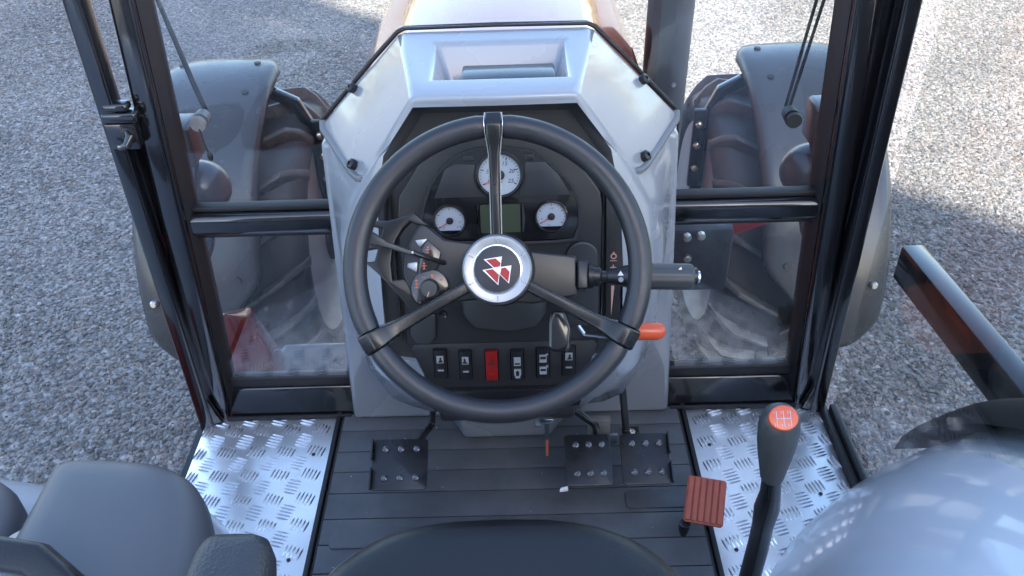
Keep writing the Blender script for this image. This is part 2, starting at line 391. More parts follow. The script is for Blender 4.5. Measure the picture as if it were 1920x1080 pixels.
# --- front frame: pillars, cross bars, glass
for s in (-1, 1):
    side = 'left' if s < 0 else 'right'
    def px(z): return 0.6275 - 0.062*z
    pil = MB(); zs = (-0.04, 0.5, 1.10)
    pil.loft([[(s*(px(z)-0.030), 1.285, z), (s*(px(z)+0.020-0.012*z), 1.285, z), (s*(px(z)+0.020-0.012*z), 1.365, z), (s*(px(z)-0.030), 1.365, z)] for z in zs])
    P = pil.build('front_pillar', 'black_paint', TR, bev=0.010, seg=3, label='glossy black %s front cab pillar' % side)
    k = MB(); k.loft([[(s*(px(z)-0.034), 1.300, z), (s*(px(z)-0.031), 1.296, z), (s*(px(z)-0.031), 1.345, z), (s*(px(z)-0.040), 1.345, z)] for z in (0.02, 0.5, 1.1)])
    k.build('inner_seal', 'gasket', P)
    k = MB(); k.loft([[(s*(0.640-0.020*z+a), y, z) for a, y in ((-0.013, 1.262), (0.015, 1.262), (0.015, 1.30), (-0.013, 1.30))] for z in (-0.045, 0.5, 0.9, 1.1)])
    k.build('door_frame', 'black_paint', P, bev=0.005, seg=3)
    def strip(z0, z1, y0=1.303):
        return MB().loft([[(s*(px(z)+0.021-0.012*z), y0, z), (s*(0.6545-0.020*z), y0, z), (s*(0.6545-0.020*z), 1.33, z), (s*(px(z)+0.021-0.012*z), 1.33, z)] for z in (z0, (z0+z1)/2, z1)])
    if s < 0:
        strip(0.05, 0.46).build('reflection_strip', 'dark_red', P); strip(0.461, 0.70).build('filler_strip', 'black_paint', P)  # left strip coloured dark red to imitate a reflection on the pillar
    else: strip(-0.03, 1.09).build('filler_strip', 'black_paint', P)
    k = MB(); k.prism([(s*0.60, -0.03), (s*0.655, -0.03), (s*0.638, 0.09), (s*0.630, 0.09)][::s], frame((0, 1.27, 0), (1,0,0), (0,0,1), (0,-1,0)), -0.012, 0.0)
    k.build('gusset', 'black_paint', P, bev=0.003)
    # crossbar between pillar and console, lower rail
    b = MB().box((s*0.296, 1.300, 0.452), (s*0.578, 1.342, 0.496)).build('crossbar', 'black_paint', TR, bev=0.013, seg=4)
    MB().box((s*0.31, 1.316, 0.4965), (s*0.572, 1.338, 0.507)).build('seal', 'gasket', b, bev=0.003)
    MB().box((s*0.31, 1.318, 0.440), (s*0.578, 1.334, 0.4515)).build('seal', 'gasket', b, bev=0.003)
    b = MB(); b.hexa([(s*0.33, 1.284, -0.002), (s*0.603, 1.284, -0.002), (s*0.603, 1.345, -0.002), (s*0.33, 1.345, -0.002),
                      (s*0.325, 1.322, 0.058), (s*0.599, 1.322, 0.058), (s*0.599, 1.345, 0.058), (s*0.325, 1.345, 0.058)])
    b = b.build('lower_rail', 'black_paint', TR, bev=0.006, seg=3)
    MB().box((s*0.325, 1.318, 0.0585), (s*0.592, 1.343, 0.088)).build('seal', 'gasket', b, bev=0.006, seg=3)
    MB().box((s*0.335, 1.276, 0.003), (s*0.600, 1.2835, 0.014)).build('edge_strip', 'gasket', b, bev=0.003)
    k = MB(); k.hexa([(s*0.305, 1.322, 0.084), (s*0.598, 1.322, 0.084), (s*0.598, 1.327, 0.084), (s*0.305, 1.327, 0.084),
                      (s*0.300, 1.322, 0.444), (s*0.575, 1.322, 0.444), (s*0.575, 1.327, 0.444), (s*0.300, 1.327, 0.444)])
    k.build('lower_pane', 'glass', TR, smooth=False, label='lower %s windscreen pane beside the console' % side)
w = MB(); half = [(0.298, 0.505), (0.573, 0.505), (0.520, 1.1), (0, 1.1)]
out = [(0, 0.822), (0.154, 0.822), (0.304, 0.664), (0.304, 0.505), (0.572, 0.505), (0.534, 1.1), (0, 1.1)]
fwz = frame((0, 1.326, 0), (1, 0, 0), (0, 0, 1), (0, 1, 0))
for s in (-1, 1):
    w.prism([(p[0]*s, p[1]) for p in out][::s], fwz, 0, 0.005)
w.build('windscreen', 'glass', TR, smooth=False, label='upper windscreen glass fitted round the console')
# black gasket where the glass meets the console
k = MB(); k.tube([(-0.306, 1.334, 0.60), (-0.303, 1.332, 0.662), (-0.205, 1.332, 0.765), (-0.158, 1.332, 0.812), (-0.145, 1.332, 0.8185), (0, 1.332, 0.820), (0.145, 1.332, 0.8185), (0.158, 1.332, 0.812), (0.205, 1.332, 0.765), (0.303, 1.332, 0.662), (0.306, 1.334, 0.60)], 0.0040, 8)
k.build('glass_gasket', 'gasket', TR)
# right door: closed, glass with thin frame
gd = MB().box((0.668, -0.3, 0.03), (0.673, 1.262, 1.10)).build('door_pane', 'glass', TR, smooth=False, label='closed right door glass')
MB().box((0.6605, -0.3, -0.01), (0.675, 1.262, 0.029)).build('door_seal', 'gasket', gd, bev=0.004)
# striker on the left pillar with its latch hook
k = MB().box((-0.636, 1.257, 0.702), (-0.580, 1.2835, 0.720)).build('door_striker', 'black_paint', TR, bev=0.005, seg=3, label='black door striker block on the left pillar')
MB().box((-0.630, 1.2595, 0.7205), (-0.590, 1.2835, 0.735)).build('cap', 'black_paint', k, bev=0.006, seg=3)
MB().box((-0.636, 1.2585, 0.656), (-0.588, 1.2835, 0.7015)).build('plate', 'black_paint', k, bev=0.003)
MB().tube([(-0.602, 1.262, 0.690), (-0.594, 1.247, 0.685), (-0.598, 1.240, 0.674), (-0.609, 1.242, 0.667), (-0.618, 1.252, 0.665)], [0.006, 0.0065, 0.0065, 0.006, 0.0045], 10).build('hook', 'black_paint', k)
MB().lathe([(0, .012), (.003, .012), (.004, .009)], (-0.600, 1.258, 0.684), (0, -1, 0), 18).build('washer', 'black_metal', k)

# --- console
dashC = [(0,-.247),(.122,-.247),(.132,-.185),(.142,-.158),(.181,-.150),(.188,-.128),(.186,.0),(.179,.11),(.164,.184),(.112,.257),(0,.257)]
def dpt(p, n): q = FD(p[0], p[1], n); return (q.x, q.y, q.z)
rC = mirror([dpt(p, 0.010) for p in dashC])
rC2 = mirror([dpt(p, -0.015) for p in dashC])
hB = [(0,1.10,.205),(.13,1.10,.205),(.17,1.10,.21),(.205,1.105,.225),(.24,1.115,.29),(.255,1.12,.36),(.258,1.125,.50),(.24,1.13,.60),(.211,1.135,.657),(.113,1.083,.812),(0,1.08,.812)]
hA = [(0,1.29,.18),(.15,1.29,.18),(.19,1.29,.18),(.22,1.29,.185),(.27,1.295,.26),(.298,1.30,.34),(.305,1.305,.48),(.304,1.31,.58),(.299,1.322,.66),(.151,1.322,.815),(0,1.322,.815)]
rB = mirror(hB); rA = mirror(hA)
def lerp(a, b, t): return tuple(x+(y-x)*t for x, y in zip(a, b))
def fill(h):                                 # extra points across the sloped shoulder so that it stays smooth
    return h[:8] + [h[8], lerp(h[8], h[9], .25), lerp(h[8], h[9], .5), lerp(h[8], h[9], .75)] + h[9:]
fA, fB, fC, fE = (fill(q) for q in (hA, hB, [dpt(p, 0.010) for p in dashC], [dpt(p, -0.015) for p in dashC]))
fL = [(a[0]+.38*(c_[0]-a[0]), a[1]+.38*(c_[1]-a[1])-.010, a[2]+.38*(c_[2]-a[2])-(.006 if a[2] > .7 else 0)) for a, c_ in zip(fB, fC)]
rows = [mirror(q) for q in (fA, [lerp(a, b, .25) for a, b in zip(fA, fB)], [lerp(a, b, .5) for a, b in zip(fA, fB)], [lerp(a, b, .75) for a, b in zip(fA, fB)], fB, fL, fC, fE)]
k = MB(); bm = k.bm
vr = [[bm.verts.new(p) for p in r_] for r_ in rows]; n_ = len(rows[0])
for q in range(7):
    for i in range(n_):
        if q < 4 and i in (12, 13): continue
        bm.faces.new((vr[q][i], vr[q][(i+1)%n_], vr[q+1][(i+1)%n_], vr[q+1][i]))
rin = [(0.106, 1.278), (-0.092, 1.278), (-0.087, 1.142), (0.102, 1.142)]
hi = [bm.verts.new((x, y, 0.813)) for x, y in rin]
lo = [bm.verts.new((x*0.84+0.002, y+(-0.030 if y > 1.2 else 0.004), 0.764)) for x, y in rin]
bm.faces.new((vr[0][12], vr[0][13], vr[0][14], hi[1], hi[0])); bm.faces.new([vr[q][14] for q in range(5)]+[hi[2], hi[1]])
bm.faces.new((vr[4][14], vr[4][13], vr[4][12], hi[3], hi[2])); bm.faces.new([vr[q][12] for q in (4, 3, 2, 1, 0)]+[hi[0], hi[3]])
for i in range(4): bm.faces.new((hi[i], hi[(i+1)%4], lo[(i+1)%4], lo[i]))
bm.faces.new(lo)
fold = [bm.edges.get((vr[q][i], vr[q+1][i])) for q in range(4) for i in (12, 14)]
fold += [bm.edges.get((vr[4][i], vr[4][i+1])) for i in range(8, 18)] + [bm.edges.get((hi[i], hi[(i+1)%4])) for i in range(4)] + [bm.edges.get((hi[i], lo[i])) for i in range(4)]
bmesh.ops.recalc_face_normals(bm, faces=bm.faces)
bmesh.ops.bevel(bm, geom=[e for e in fold if e], offset=0.011, segments=5, profile=0.5, affect='EDGES', clamp_overlap=True)
con = k.build('console', 'console_grey', TR, sharp=50, label='light grey glossy instrument console with sloped shoulders')
MB().prism(mirror([(0,.30),(.296,.34),(.2965,.656),(.1495,.8115),(0,.8125)]), frame((0, 1.3185, 0), (1,0,0), (0,0,1), (0,1,0)), 0, .004).build('cowl_bulkhead', 'console_grey', con)
k = MB().box((-0.050, 1.152, 0.766), (0.088, 1.224, 0.799)).build('tray_insert', 'dash_gloss', con, bev=0.004)
k = MB(); k.loft([[(-0.331+0.032*t, 1.268+0.012*t, 0.008+0.64*t), (0.331-0.032*t, 1.268+0.012*t, 0.008+0.64*t), (0.331-0.032*t, 1.335, 0.008+0.64*t), (-0.331+0.032*t, 1.335, 0.008+0.64*t)] for t in (0, 0.5, 1)])
k.build('lower_body', 'console_grey', con, bev=0.012, seg=4)
k = MB(); k.hexa([(-0.094, 1.205, 0.009), (0.080, 1.205, 0.009), (0.128, 1.275, 0.009), (-0.132, 1.275, 0.009), (-0.105, 1.19, 0.19), (0.09, 1.19, 0.19), (0.132, 1.275, 0.19), (-0.135, 1.275, 0.19)])
k.build('column_foot', 'console_grey', con, bev=0.010, seg=3)
for s in (-1, 1):                            # seam gasket under the cowl, thumb screws
    A8, A9, B8, B9 = (Vector((s*p[0], p[1], p[2])) for p in (hA[8], hA[9], hB[8], hB[9]))
    n = (A9-A8).cross(B8-A8).normalized(); n = n if n.z > 0 else -n
    def bl(u, v): return (A8*(1-u)+B8*u)*(1-v) + (A9*(1-u)+B9*u)*v
    k = MB(); k.tube([bl(u, v)+n*0.0005 for u, v in ((-.04, 0.02), (0.06, -.02), (0.5, -0.025), (0.86, -0.025), (0.96, 0.0), (1.02, .04))], 1, sq=(.0055, .004)); k.build('seam_gasket', 'grey_gasket', con, bev=.002)
    for u, v in ((0.03, 0.42), (0.82, 0.05)):
        k = MB(); k.lathe([(0, .007), (.006, .0085), (.012, .0085), (.014, .006), (.0141, .0035), (.011, .0032)], bl(u, v)-n*0.002, n, 16); k.build('thumb_screw', 'switch_black', con)

# --- dashboard
dash = MB().prism(mirror(dashC), FD, -0.03, 0.0).build('dash_panel', 'dash_black', TR, label='black moulded dashboard panel')
lip = MB(); inner = [(p[0]*0.93, p[1]*0.955-0.004) for p in dashC[6:]]
hl = [dpt(p, 0.012) for p in dashC[6:]]; hi_ = [dpt((p[0]*0.955, p[1]*0.975), 0.010) for p in dashC[6:]]; hj = [dpt(p, 0.0005) for p in inner]
for s in (-1, 1):
    rows = [[(s*p[0], p[1], p[2]) for p in r] for r in (hl, hi_, hj)]
    lip.loft(rows, cap=False, closed=False)
lip.build('surround', 'dash_lip', dash)
# raised centre frame around the instrument cluster
MB().prism([(-.155,-.13),(.152,-.13),(.155,.09),(.150,.12),(.09,.205),(.03,.222),(-.03,.222),(-.09,.205),(-.148,.12),(-.152,.09)], FD, 0.0, 0.007).build('centre_frame', 'dash_black', dash, bev=0.003, seg=3)
for s, u in ((-1, -.162), (1, .1545)):
    MB().prism([(u-.001, -.12), (u+.001, -.12), (u+.001, .13), (u-.001, .13)], FD, 0.0, 0.0085).build('trim_line', 'dash_gloss', dash)
clus = [(-0.1152,0.0839),(-0.1126,0.0995),(-0.1087,0.1118),(-0.0997,0.1361),(-0.0884,0.1524),(-0.0759,0.167),(-0.0638,0.1763),(-0.0505,0.184),(-0.0287,0.190),(0.0057,0.1919),(0.047,0.1856),(0.0655,0.1755),(0.0826,0.1594),(0.097,0.144),(0.1057,0.1331),(0.113,0.1177),(0.1174,0.1021),(0.119,0.0833),(0.1183,0.0676),(0.1117,0.0486),(0.0817,0.0455),(0.0217,0.0448),(-0.0682,0.049),(-0.1051,0.0582)]
cl = MB().prism(clus, FD, 0.007, 0.0115).build('instrument_cluster', 'dash_gloss', TR, bev=0.002, label='arched black instrument cluster with white dials')
ring = MB(); o_ = [(p[0]*1.025, (p[1]-.12)*1.03+.12) for p in clus]
ring.loft([[FD(p[0], p[1], 0.007) for p in o_], [FD(p[0], p[1], 0.0135) for p in o_], [FD(p[0]*0.985, (p[1]-.12)*0.985+.12, 0.0128) for p in clus]], cap=False); ring.build('rim', 'dash_lip', cl)
for pts in ([(-0.095,0.1183),(-0.0763,0.161),(-0.0614,0.1688),(-0.0326,0.1672),(-0.0323,0.1432),(-0.0217,0.1185)], [(0.0295,0.117),(0.0392,0.1562),(0.0409,0.1688),(0.0683,0.1688),(0.0869,0.1503),(0.1057,0.1179)]):
    MB().prism(pts[::-1], FD, 0.0115, 0.0125).build('warning_lamp_window', 'dash_lip', cl, bev=0.0006)
for a in ((-0.0492,0.1725,-0.0338,0.1803), (0.0391,0.1714,0.0539,0.1814)):
    MB().prism(rrect(*a, 0.002), FD, 0.0115, 0.013).build('button', 'dash_black', cl, bev=0.0006)
scr = MB().prism(rrect(-0.0281, 0.0614, 0.0311, 0.1056, 0.002), FD, 0.0115, 0.0128).build('display_screen', 'lcd', TR, label='blank greenish display screen between the two small dials')
for s, u in ((-1, -0.0315), (1, 0.0345)):
    MB().prism([(u-.0006, .062), (u+.0012, .062), (u+s*.003+.0008, .083), (u+.0012, .105), (u-.0006, .105)], FD, 0.0115, 0.0138).build('bezel', 'dash_lip', scr)

def gauge(u, v, r, a0, a1, nmaj, nmin, lab, nums, needle, flat, label):
    base = MB(); base.prism(circ(u, v, r*1.16, 40), FD, 0.0115, 0.0125)
    G = base.build('gauge', 'dash_gloss', TR, bev=0.0005, label=label)
    k = MB(); seg = 44
    pr = [(r*1.16, .0125), (r*1.15, .0165), (r*1.06, .0170), (r*1.0, .0135)]
    k.loft([[FD(u+q*math.cos(2*math.pi*i/seg), v+q*math.sin(2*math.pi*i/seg), d) for i in range(seg)] for q, d in pr], cap=False)
    k.build('bezel', 'dash_gloss', G)
    pts = circ(u, v, r*0.985, 48)
    if flat: pts = circ(u, v, r*0.985, 40, -90+44, 270-44)
    MB().prism(pts, FD, 0.0125, 0.0131).build('dial', 'dial_white', G, smooth=False)
    k = MB()
    for i in range(nmin+1):
        t = R(a0+(a1-a0)*i/nmin); mj = i % (nmin//nmaj) == 0
        c_, s_ = math.cos(t), math.sin(t); l0, l1, wd = (0.78 if mj else 0.86), 0.93, (0.018 if mj else 0.011)*r*1.4
        k.prism([(u+r*q*c_-s_*e*wd, v+r*q*s_+c_*e*wd) for q, e in ((l0,-1),(l1,-1),(l1,1),(l0,1))], FD, 0.0131, 0.0133)
    k.build('tick_marks', 'ink', G, smooth=False, kind='stuff')
    for tx, (du, dv), sz in nums:
        put('numeral', text_mesh(tx, sz, FD, u+du*r, v+dv*r, 0.0133, 'ink', 0.0001, shear=0.25), G)
    t = R(needle); c_, s_ = math.cos(t), math.sin(t)
    MB().prism([(u+r*q*c_-s_*e*r*.03, v+r*q*s_+c_*e*r*.03) for q, e in ((0,-1),(.85,-.5),(.85,.5),(0,1))], FD, 0.0138, 0.0146).build('needle', 'needle_red', G)
    k = MB(); k.lathe([(0, r*.25), (.002, r*.24), (.0026, r*.15)], FD(u, v, 0.0132), (0, -0.978, 0.208), 20); k.build('needle_hub', 'ink', G)
gauge(0.0022, 0.151, 0.0308, 210, -30, 5, 25, '', [(str(n), (0.60*math.cos(R(210-48*i)), 0.60*math.sin(R(210-48*i))), 0.0088) for i, n in enumerate((0, 5, 10, 15, 20, 25))] + [('x100', (0, -0.35), 0.004)], 212, False, 'large round white dial marked 0 to 25')
gauge(-0.074, 0.0825, 0.0218, 212, -32, 4, 16, '', [('E', (-.45, -.52), .0045), ('F', (.5, -.5), .0045), ('H', (.66, -.12), .0045)], 215, True, 'small white dial left of the display')
gauge(0.0771, 0.085, 0.0218, 212, -32, 4, 16, '', [('1/2', (0, .58), .004), ('C', (-.66, -.16), .0045), ('0', (-.2, -.62), .0045)], 215, True, 'small white dial right of the display')

# rocker switches and their symbols
SW = [(-.1151,-.1915,-.0932,-.1379),(-.0741,-.1953,-.0531,-.1408),(-.0327,-.1975,-.0103,-.1421),(.0089,-.1982,.0312,-.1424),(.0500,-.1963,.0730,-.1401),(.0918,-.1922,.1147,-.1379)]
FLUSH = 0.0005
MB().prism([(-.129,-.205),(.129,-.208),(.150,-.14),(.142,-.128),(-.142,-.128),(-.150,-.14)], FD, 0.0, 0.004).build('switch_panel', 'dash_black', dash, bev=0.002)
names = ['front lamp', 'rear lamp', 'hazard', 'roof beacon', 'wiper', 'work lamp']
for i, (a, b, c_, d) in enumerate(SW):
    red = i == 2; cu, cv = (a+c_)/2, (b+d)/2; w, h = (c_-a)/2, (d-b)/2
    k = MB(); fr = FD
    pr = [(cv-h, .010), (cv-h*.1, .0085), (cv+h*.1, .0085), (cv+h, .013)]
    k.loft([[fr(cu-w*.86, v, .004), fr(cu+w*.86, v, .004), fr(cu+w*.86, v, z), fr(cu-w*.86, v, z)] for v, z in pr])
    S = k.build('rocker_switch', 'switch_red' if red else 'switch_black', TR, bev=0.0012,
        label=('red hazard rocker switch' if red else 'black rocker switch, %s in the row from the left' % ['first','second','third','fourth','fifth','last'][i]))
    MB().prism(rrect(cu-w, cv-h*1.04, cu+w, cv+h*1.04, .002), FD, .004, .0058).build('frame', 'dash_gloss', S)
    def sym(pts, mt='ivory_print', n0=.0092, n1=.0118): MB().prism([(cu+p[0]*w, cv+p[1]*h) for p in pts], FD, n0, n1).build('symbol', mt, S, smooth=False)
    def sq(u0, v0, u1, v1): return [(u0, v0), (u1, v0), (u1, v1), (u0, v1)]
    if i in (0, 1, 5):
        sym(sq(-.5, .12, .5, .62)); m_ = -1 if i == 1 else 1
        sym([(p[0]*m_, p[1]) for p in ((-.35,.18),(.38,.18),(.38,.30),(.22,.32),(.22,.52),(-.02,.52),(-.08,.34))][::m_], 'switch_black', .0118, .0123)
        sym(sq(-.45, -.43, .45, -.36))
    elif i == 2:
        sym([(-.38, .12), (.38, .12), (0, .46)], 'ink'); sym([(-.14, .2), (.14, .2), (0, .34)], 'switch_red', .0118, .0122); sym(sq(-.45, -.56, .45, -.51), 'red_print')
    elif i == 3:
        sym(sq(-.5, .02, .5, .58)); sym(sq(-.36, .10, .36, .2), 'switch_black', .0118, .0122)
        sym([(-.5,-.22),(-.5,-.6),(-.36,-.68),(-.36,-.82),(.36,-.82),(.36,-.68),(.5,-.6),(.5,-.22)][::1], 'ivory_print', .0095, .0115)
        sym([(-.2,-.66),(.2,-.66),(.26,-.42),(0,-.28),(-.26,-.42)], 'switch_black', .0115, .0119)
    else:
        for v0, v1 in ((.12, .62), (-.66, -.18)):
            sym(sq(-.5, v0, .5, v1)); sym(sq(-.38, v0+.22, .38, v1-.12), 'switch_black', .0118, .0122)
            sym(sq(.42, v1-.02, .72, v1+.07))
# blanking tab, column boot, oval cover, hand throttle slide strip
MB().prism([(-.1453,-.0698),(-.1485,-.1099),(-.1391,-.1255),(-.1181,-.1262),(-.1082,-.1145),(-.1054,-.0726)], FD, .007, .014).build('blanking_tab', 'pad_vinyl' if False else 'dash_lip', dash, bev=.004, seg=3)
ov = MB().prism(circ(.1235, .018, .0245, 16, 0, 180) + [(.099, -.10), (.150, -.10)], FD, .007, .013).build('oval_cover', 'dash_lip', dash, bev=.003, seg=3)
st = MB().prism([(.1584,.12),(.1612,-.1091),(.1845,-.1118),(.1805,.12)], FD, .002, .0095).build('throttle_scale', 'dash_black', TR, bev=.0015, label='black hand throttle scale strip with pale symbols')
def mark(pts, mt='salmon_print', par=st, fr=FD, a=.0095, b=.0099, nm='symbol'): return MB().prism(pts, fr, a, b).build(nm, mt, par, smooth=False)
def plus(u, v, r, t, par, mt, fr, a, b):
    return mark([(u-t,v-r),(u+t,v-r),(u+t,v-t),(u+r,v-t),(u+r,v+t),(u+t,v+t),(u+t,v+r),(u-t,v+r),(u-t,v+t),(u-r,v+t),(u-r,v-t),(u-t,v-t)], mt, par, fr, a, b)
plus(.1711, -.0016, .0045, .0007, st, 'salmon_print', FD, .0095, .0099)
mark([(.1686,-.0324),(.1694,-.0848),(.1736,-.0325)])
for cv, rr_ in ((.0168, .0048), (-.0958, .0042)):
    mark(circ(.1713, cv, rr_, 14)); mark(circ(.1713, cv, rr_*.62, 14), 'dash_black', a=.0099, b=.0102); mark([(.1700, cv+rr_*.8), (.1726, cv+rr_*.8), (.1722, cv+rr_*1.5), (.1704, cv+rr_*1.5)])
mark([(.1655, .0090), (.1771, .0090), (.1760, .0098), (.1666, .0098)])
k = MB()
for i in range(6):
    t = i/5; pts = [(-.0644,-.046),(-.0629,-.0719),(-.0463,-.0922),(.0122,-.1006),(.0560,-.0925),(.0670,-.0750),(.0688,-.0498),(.06,-.02),(-.055,-.02)]
    a = 1-.10*t; k.prism([((p[0]-.002)*a+.002, (p[1]+.05)*a-.05+.010*t) for p in pts], FD, .006+.008*i, .0125+.008*i)
k.build('column_boot', 'dash_lip', TR, bev=.002, seg=2, label='dark pleated rubber boot at the steering column')
lb = MB().prism([(-.119,-.247),(.122,-.247),(.126,-.212),(-.124,-.212)], FD, 0.0, .016).build('lower_bar', 'dash_gloss', dash, bev=.004)
MB().box((-0.115, 1.015, 0.252), (0.115, 1.10, 0.285)).build('lower_shroud', 'dash_black', dash, bev=0.01)
MB().hexa([(-.07,1.06,.212),(.075,1.06,.212),(.085,1.15,.212),(-.085,1.15,.212),(-.10,1.04,.251),(.10,1.04,.251),(.10,1.15,.251),(-.10,1.15,.251)]).build('column_bracket', 'black_metal', dash, bev=.006)
for u in (-.105, .108): MB().lathe([(0,.004),(.002,.004),(.003,.002)], FD(u, -.222, .016), (0,-.978,.208), 10).build('screw', 'black_metal', dash)
for u, v in ((-.095, -.075),): MB().lathe([(0,.007),(.002,.007),(.001,.004)], FD(u, v, .007), (0,-.978,.208), 14).build('lock_cylinder', 'dash_gloss', dash)
MB().lathe([(0,.006),(.02,.006),(.022,.004)], (0.052, 1.02, 0.262), (0,-.9,-.35), 12).build('lock_barrel', 'brushed', dash)

# --- steering column pod with direction selector
OFF = -.07
def FP(u, v, n=0): return FW(u, v, n+OFF)
pod = MB(); pod.prism([(-0.1072,0.063),(-0.1139,0.0535),(-0.1224,0.0377),(-0.1277,0.0202),(-0.1298,0.0026),(-0.1285,-0.0086),(-0.121,-0.0249),(-0.1102,-0.0412),(-0.0975,-0.0464),(-0.0297,-0.0400),(.0454,-.0477),(.1055,-.0378),(.1054,.0156),(.0444,.0237),(-.0277,.036),(-.0725,.0428),(-.0928,.0594),(-.1007,.0644)], FP, -.03, .0)
pod = pod.build('column_pod', 'pod_black', TR, bev=.004, seg=3, label='black angular steering column cover behind the wheel')
MB().lathe([(0,.034),(.12,.034)], FW(0,0,-.20), NW, 20).build('column_tube', 'pod_black', pod)
MB().lathe([(0,.050),(.05,.045),(.062,.036)], FW(0,0,-.075), NW, 28).build('column_collar', 'pod_black', pod)
MB().prism([(-0.1792,0.0713),(-0.1794,0.0649),(-0.1715,0.0631),(-0.1563,0.0595),(-0.1598,0.0492),(-0.1808,0.0473),(-0.1813,0.0305),(-0.1643,0.0332),(-0.1696,0.0157),(-0.1833,0.0153),(-0.1669,0.0004),(-0.1552,-0.0119),(-0.1186,-0.0547),(-0.0974,-0.0448),(-0.1285,-0.0086),(-0.1455,-0.0106),(-0.1469,0.0111),(-0.1443,0.0303),(-0.1382,0.0462),(-0.1298,0.0588),(-0.1199,0.0681),(-0.1072,0.063),(-0.0944,0.0626),(-0.1131,0.0815),(-0.1245,0.0762),(-0.1487,0.0705)], FP, -.028, -.006).build('lever_guard', 'pod_black', pod, bev=.0025, seg=3)
MB().prism([(-0.0959,0.0434),(-0.1025,0.0318),(-0.1069,0.0162),(-0.1083,-0.003),(-0.0825,0.0029),(-0.0771,0.0261)], FP, 0, .004).build('selector_plate', 'dash_gloss', pod, bev=.001)
for pts in ([(-0.1125,0.0428),(-0.1057,0.0319),(-0.0951,0.0442)], [(-0.1228,0.0122),(-0.1235,0.0064),(-0.1106,-0.0008),(-0.1094,0.0135)]):
    MB().prism(pts, FP, -.002, .003).build('detent_facet', 'brushed', pod, bev=.001)
def pm_(pts, mt='orange_print', a=.004, b=.0045): return mark(pts, mt, pod, FP, a, b)
put('lettering', text_mesh('N', .0105, FP, -.0884, .0150, .0043, 'orange_print', .0002, rot=-.12), pod)
for u, v in ((-.095, .0292), (-.1006, .0075)):
    pm_([(u-.0032,v-.0005),(u+.0032,v-.0005),(u+.0032,v+.0008),(u-.0032,v+.0008)]); pm_([(u-.0006,v-.0045),(u+.0006,v-.0045),(u+.0006,v+.0045),(u-.0006,v+.0045)], b=.0044)
    pm_([(u-.0026,v-.0045),(u+.0026,v-.0045),(u,v-.0022)], b=.0046); pm_([(u-.0022,v+.0032),(u+.0022,v+.0032),(u,v+.0055)], b=.0046)
pm_([(-.1044,.0208),(-.0942,.0186),(-.0941,.0210),(-.1044,.0221)])
dl = MB().prism(circ(-.0938, -.0233, .0265, 30), FP, -.004, .0035).build('dial_base', 'dash_gloss', pod, bev=.0015)
kn = MB(); kn.lathe([(0,.0135),(.008,.0125),(.0105,.0105),(.0108,.004)], FP(-.0938,-.0233,.0035), NW, 28); kn.build('rotary_knob', 'knob_grey', pod)
mark([(-.0945,-.0270),(-.0931,-.0272),(-.0955,-.0345),(-.0970,-.0340)], 'salmon_print', pod, FP, .0110, .0148)
plus(-.0782, -.0111, .0026, .0005, pod, 'orange_print', FP, .0035, .0040)
pm_([(-.1042,-.0081),(-.0998,-.0081),(-.0998,-.0071),(-.1042,-.0071)], a=.0035, b=.004); pm_([(-.0907,-.0095),(-.0897,-.0095),(-.0885,-.004),(-.0919,-.004)], a=.0035, b=.004)
for v in (-.013, -.0175, -.022): pm_([(-.1140,v),(-.1085,v),(-.1112,v+.0032)], a=.0035, b=.004)
for i in range(5): a = R(200+i*32); pm_([(-.0938+.0225*math.cos(a)-.0008, -.0233+.0225*math.sin(a)-.0014), (-.0938+.0225*math.cos(a)+.0008, -.0233+.0225*math.sin(a)-.0014), (-.0938+.0225*math.cos(a), -.0233+.0225*math.sin(a)+.0016)], a=.0035, b=.004)
k = MB(); k.loft([[FW(u, v+h, -.045+d) for h, d in ((-a,-b),(a,-b),(a*1.1,0),(a*.8,b),(-a*.8,b),(-a*1.1,0))] for u, v, a, b in ((-.185,.0500,.010,.006),(-.170,.0475,.0095,.006),(-.157,.0420,.0065,.0055),(-.148,.0375,.0048,.005),(-.1475,.0372,.0042,.0045),(-.118,.0262,.0032,.004),(-.1105,.0250,.0024,.003))])
sl = k.build('shuttle_lever', 'knob_grey', TR, bev=.001, label='grey direction selector lever left of the steering column')
MB().tube([FW(-.1125,.0255,-.045), FW(-.094,.018,-.052), FW(-.07,.01,-.075)], .0035, 10).build('lever_rod', 'black_metal', sl)
MB().ball(FW(-.1125,.0258,-.0405), .0016, seg=10, rng=6).build('light_dot', 'white_print', sl)
k = MB().prism([(.0697,-.0585),(.0662,-.074),(.0645,-.1078),(.0696,-.1144),(.089,-.1168),(.0949,-.1086),(.0956,-.0825),(.0879,-.0589)], lambda u, v, n=0: FW(u, v, n-.09), -.006, .008)
k.build('column_tilt_lever', 'dash_gloss', TR, bev=.0045, seg=3, label='black paddle lever for tilting the steering column')
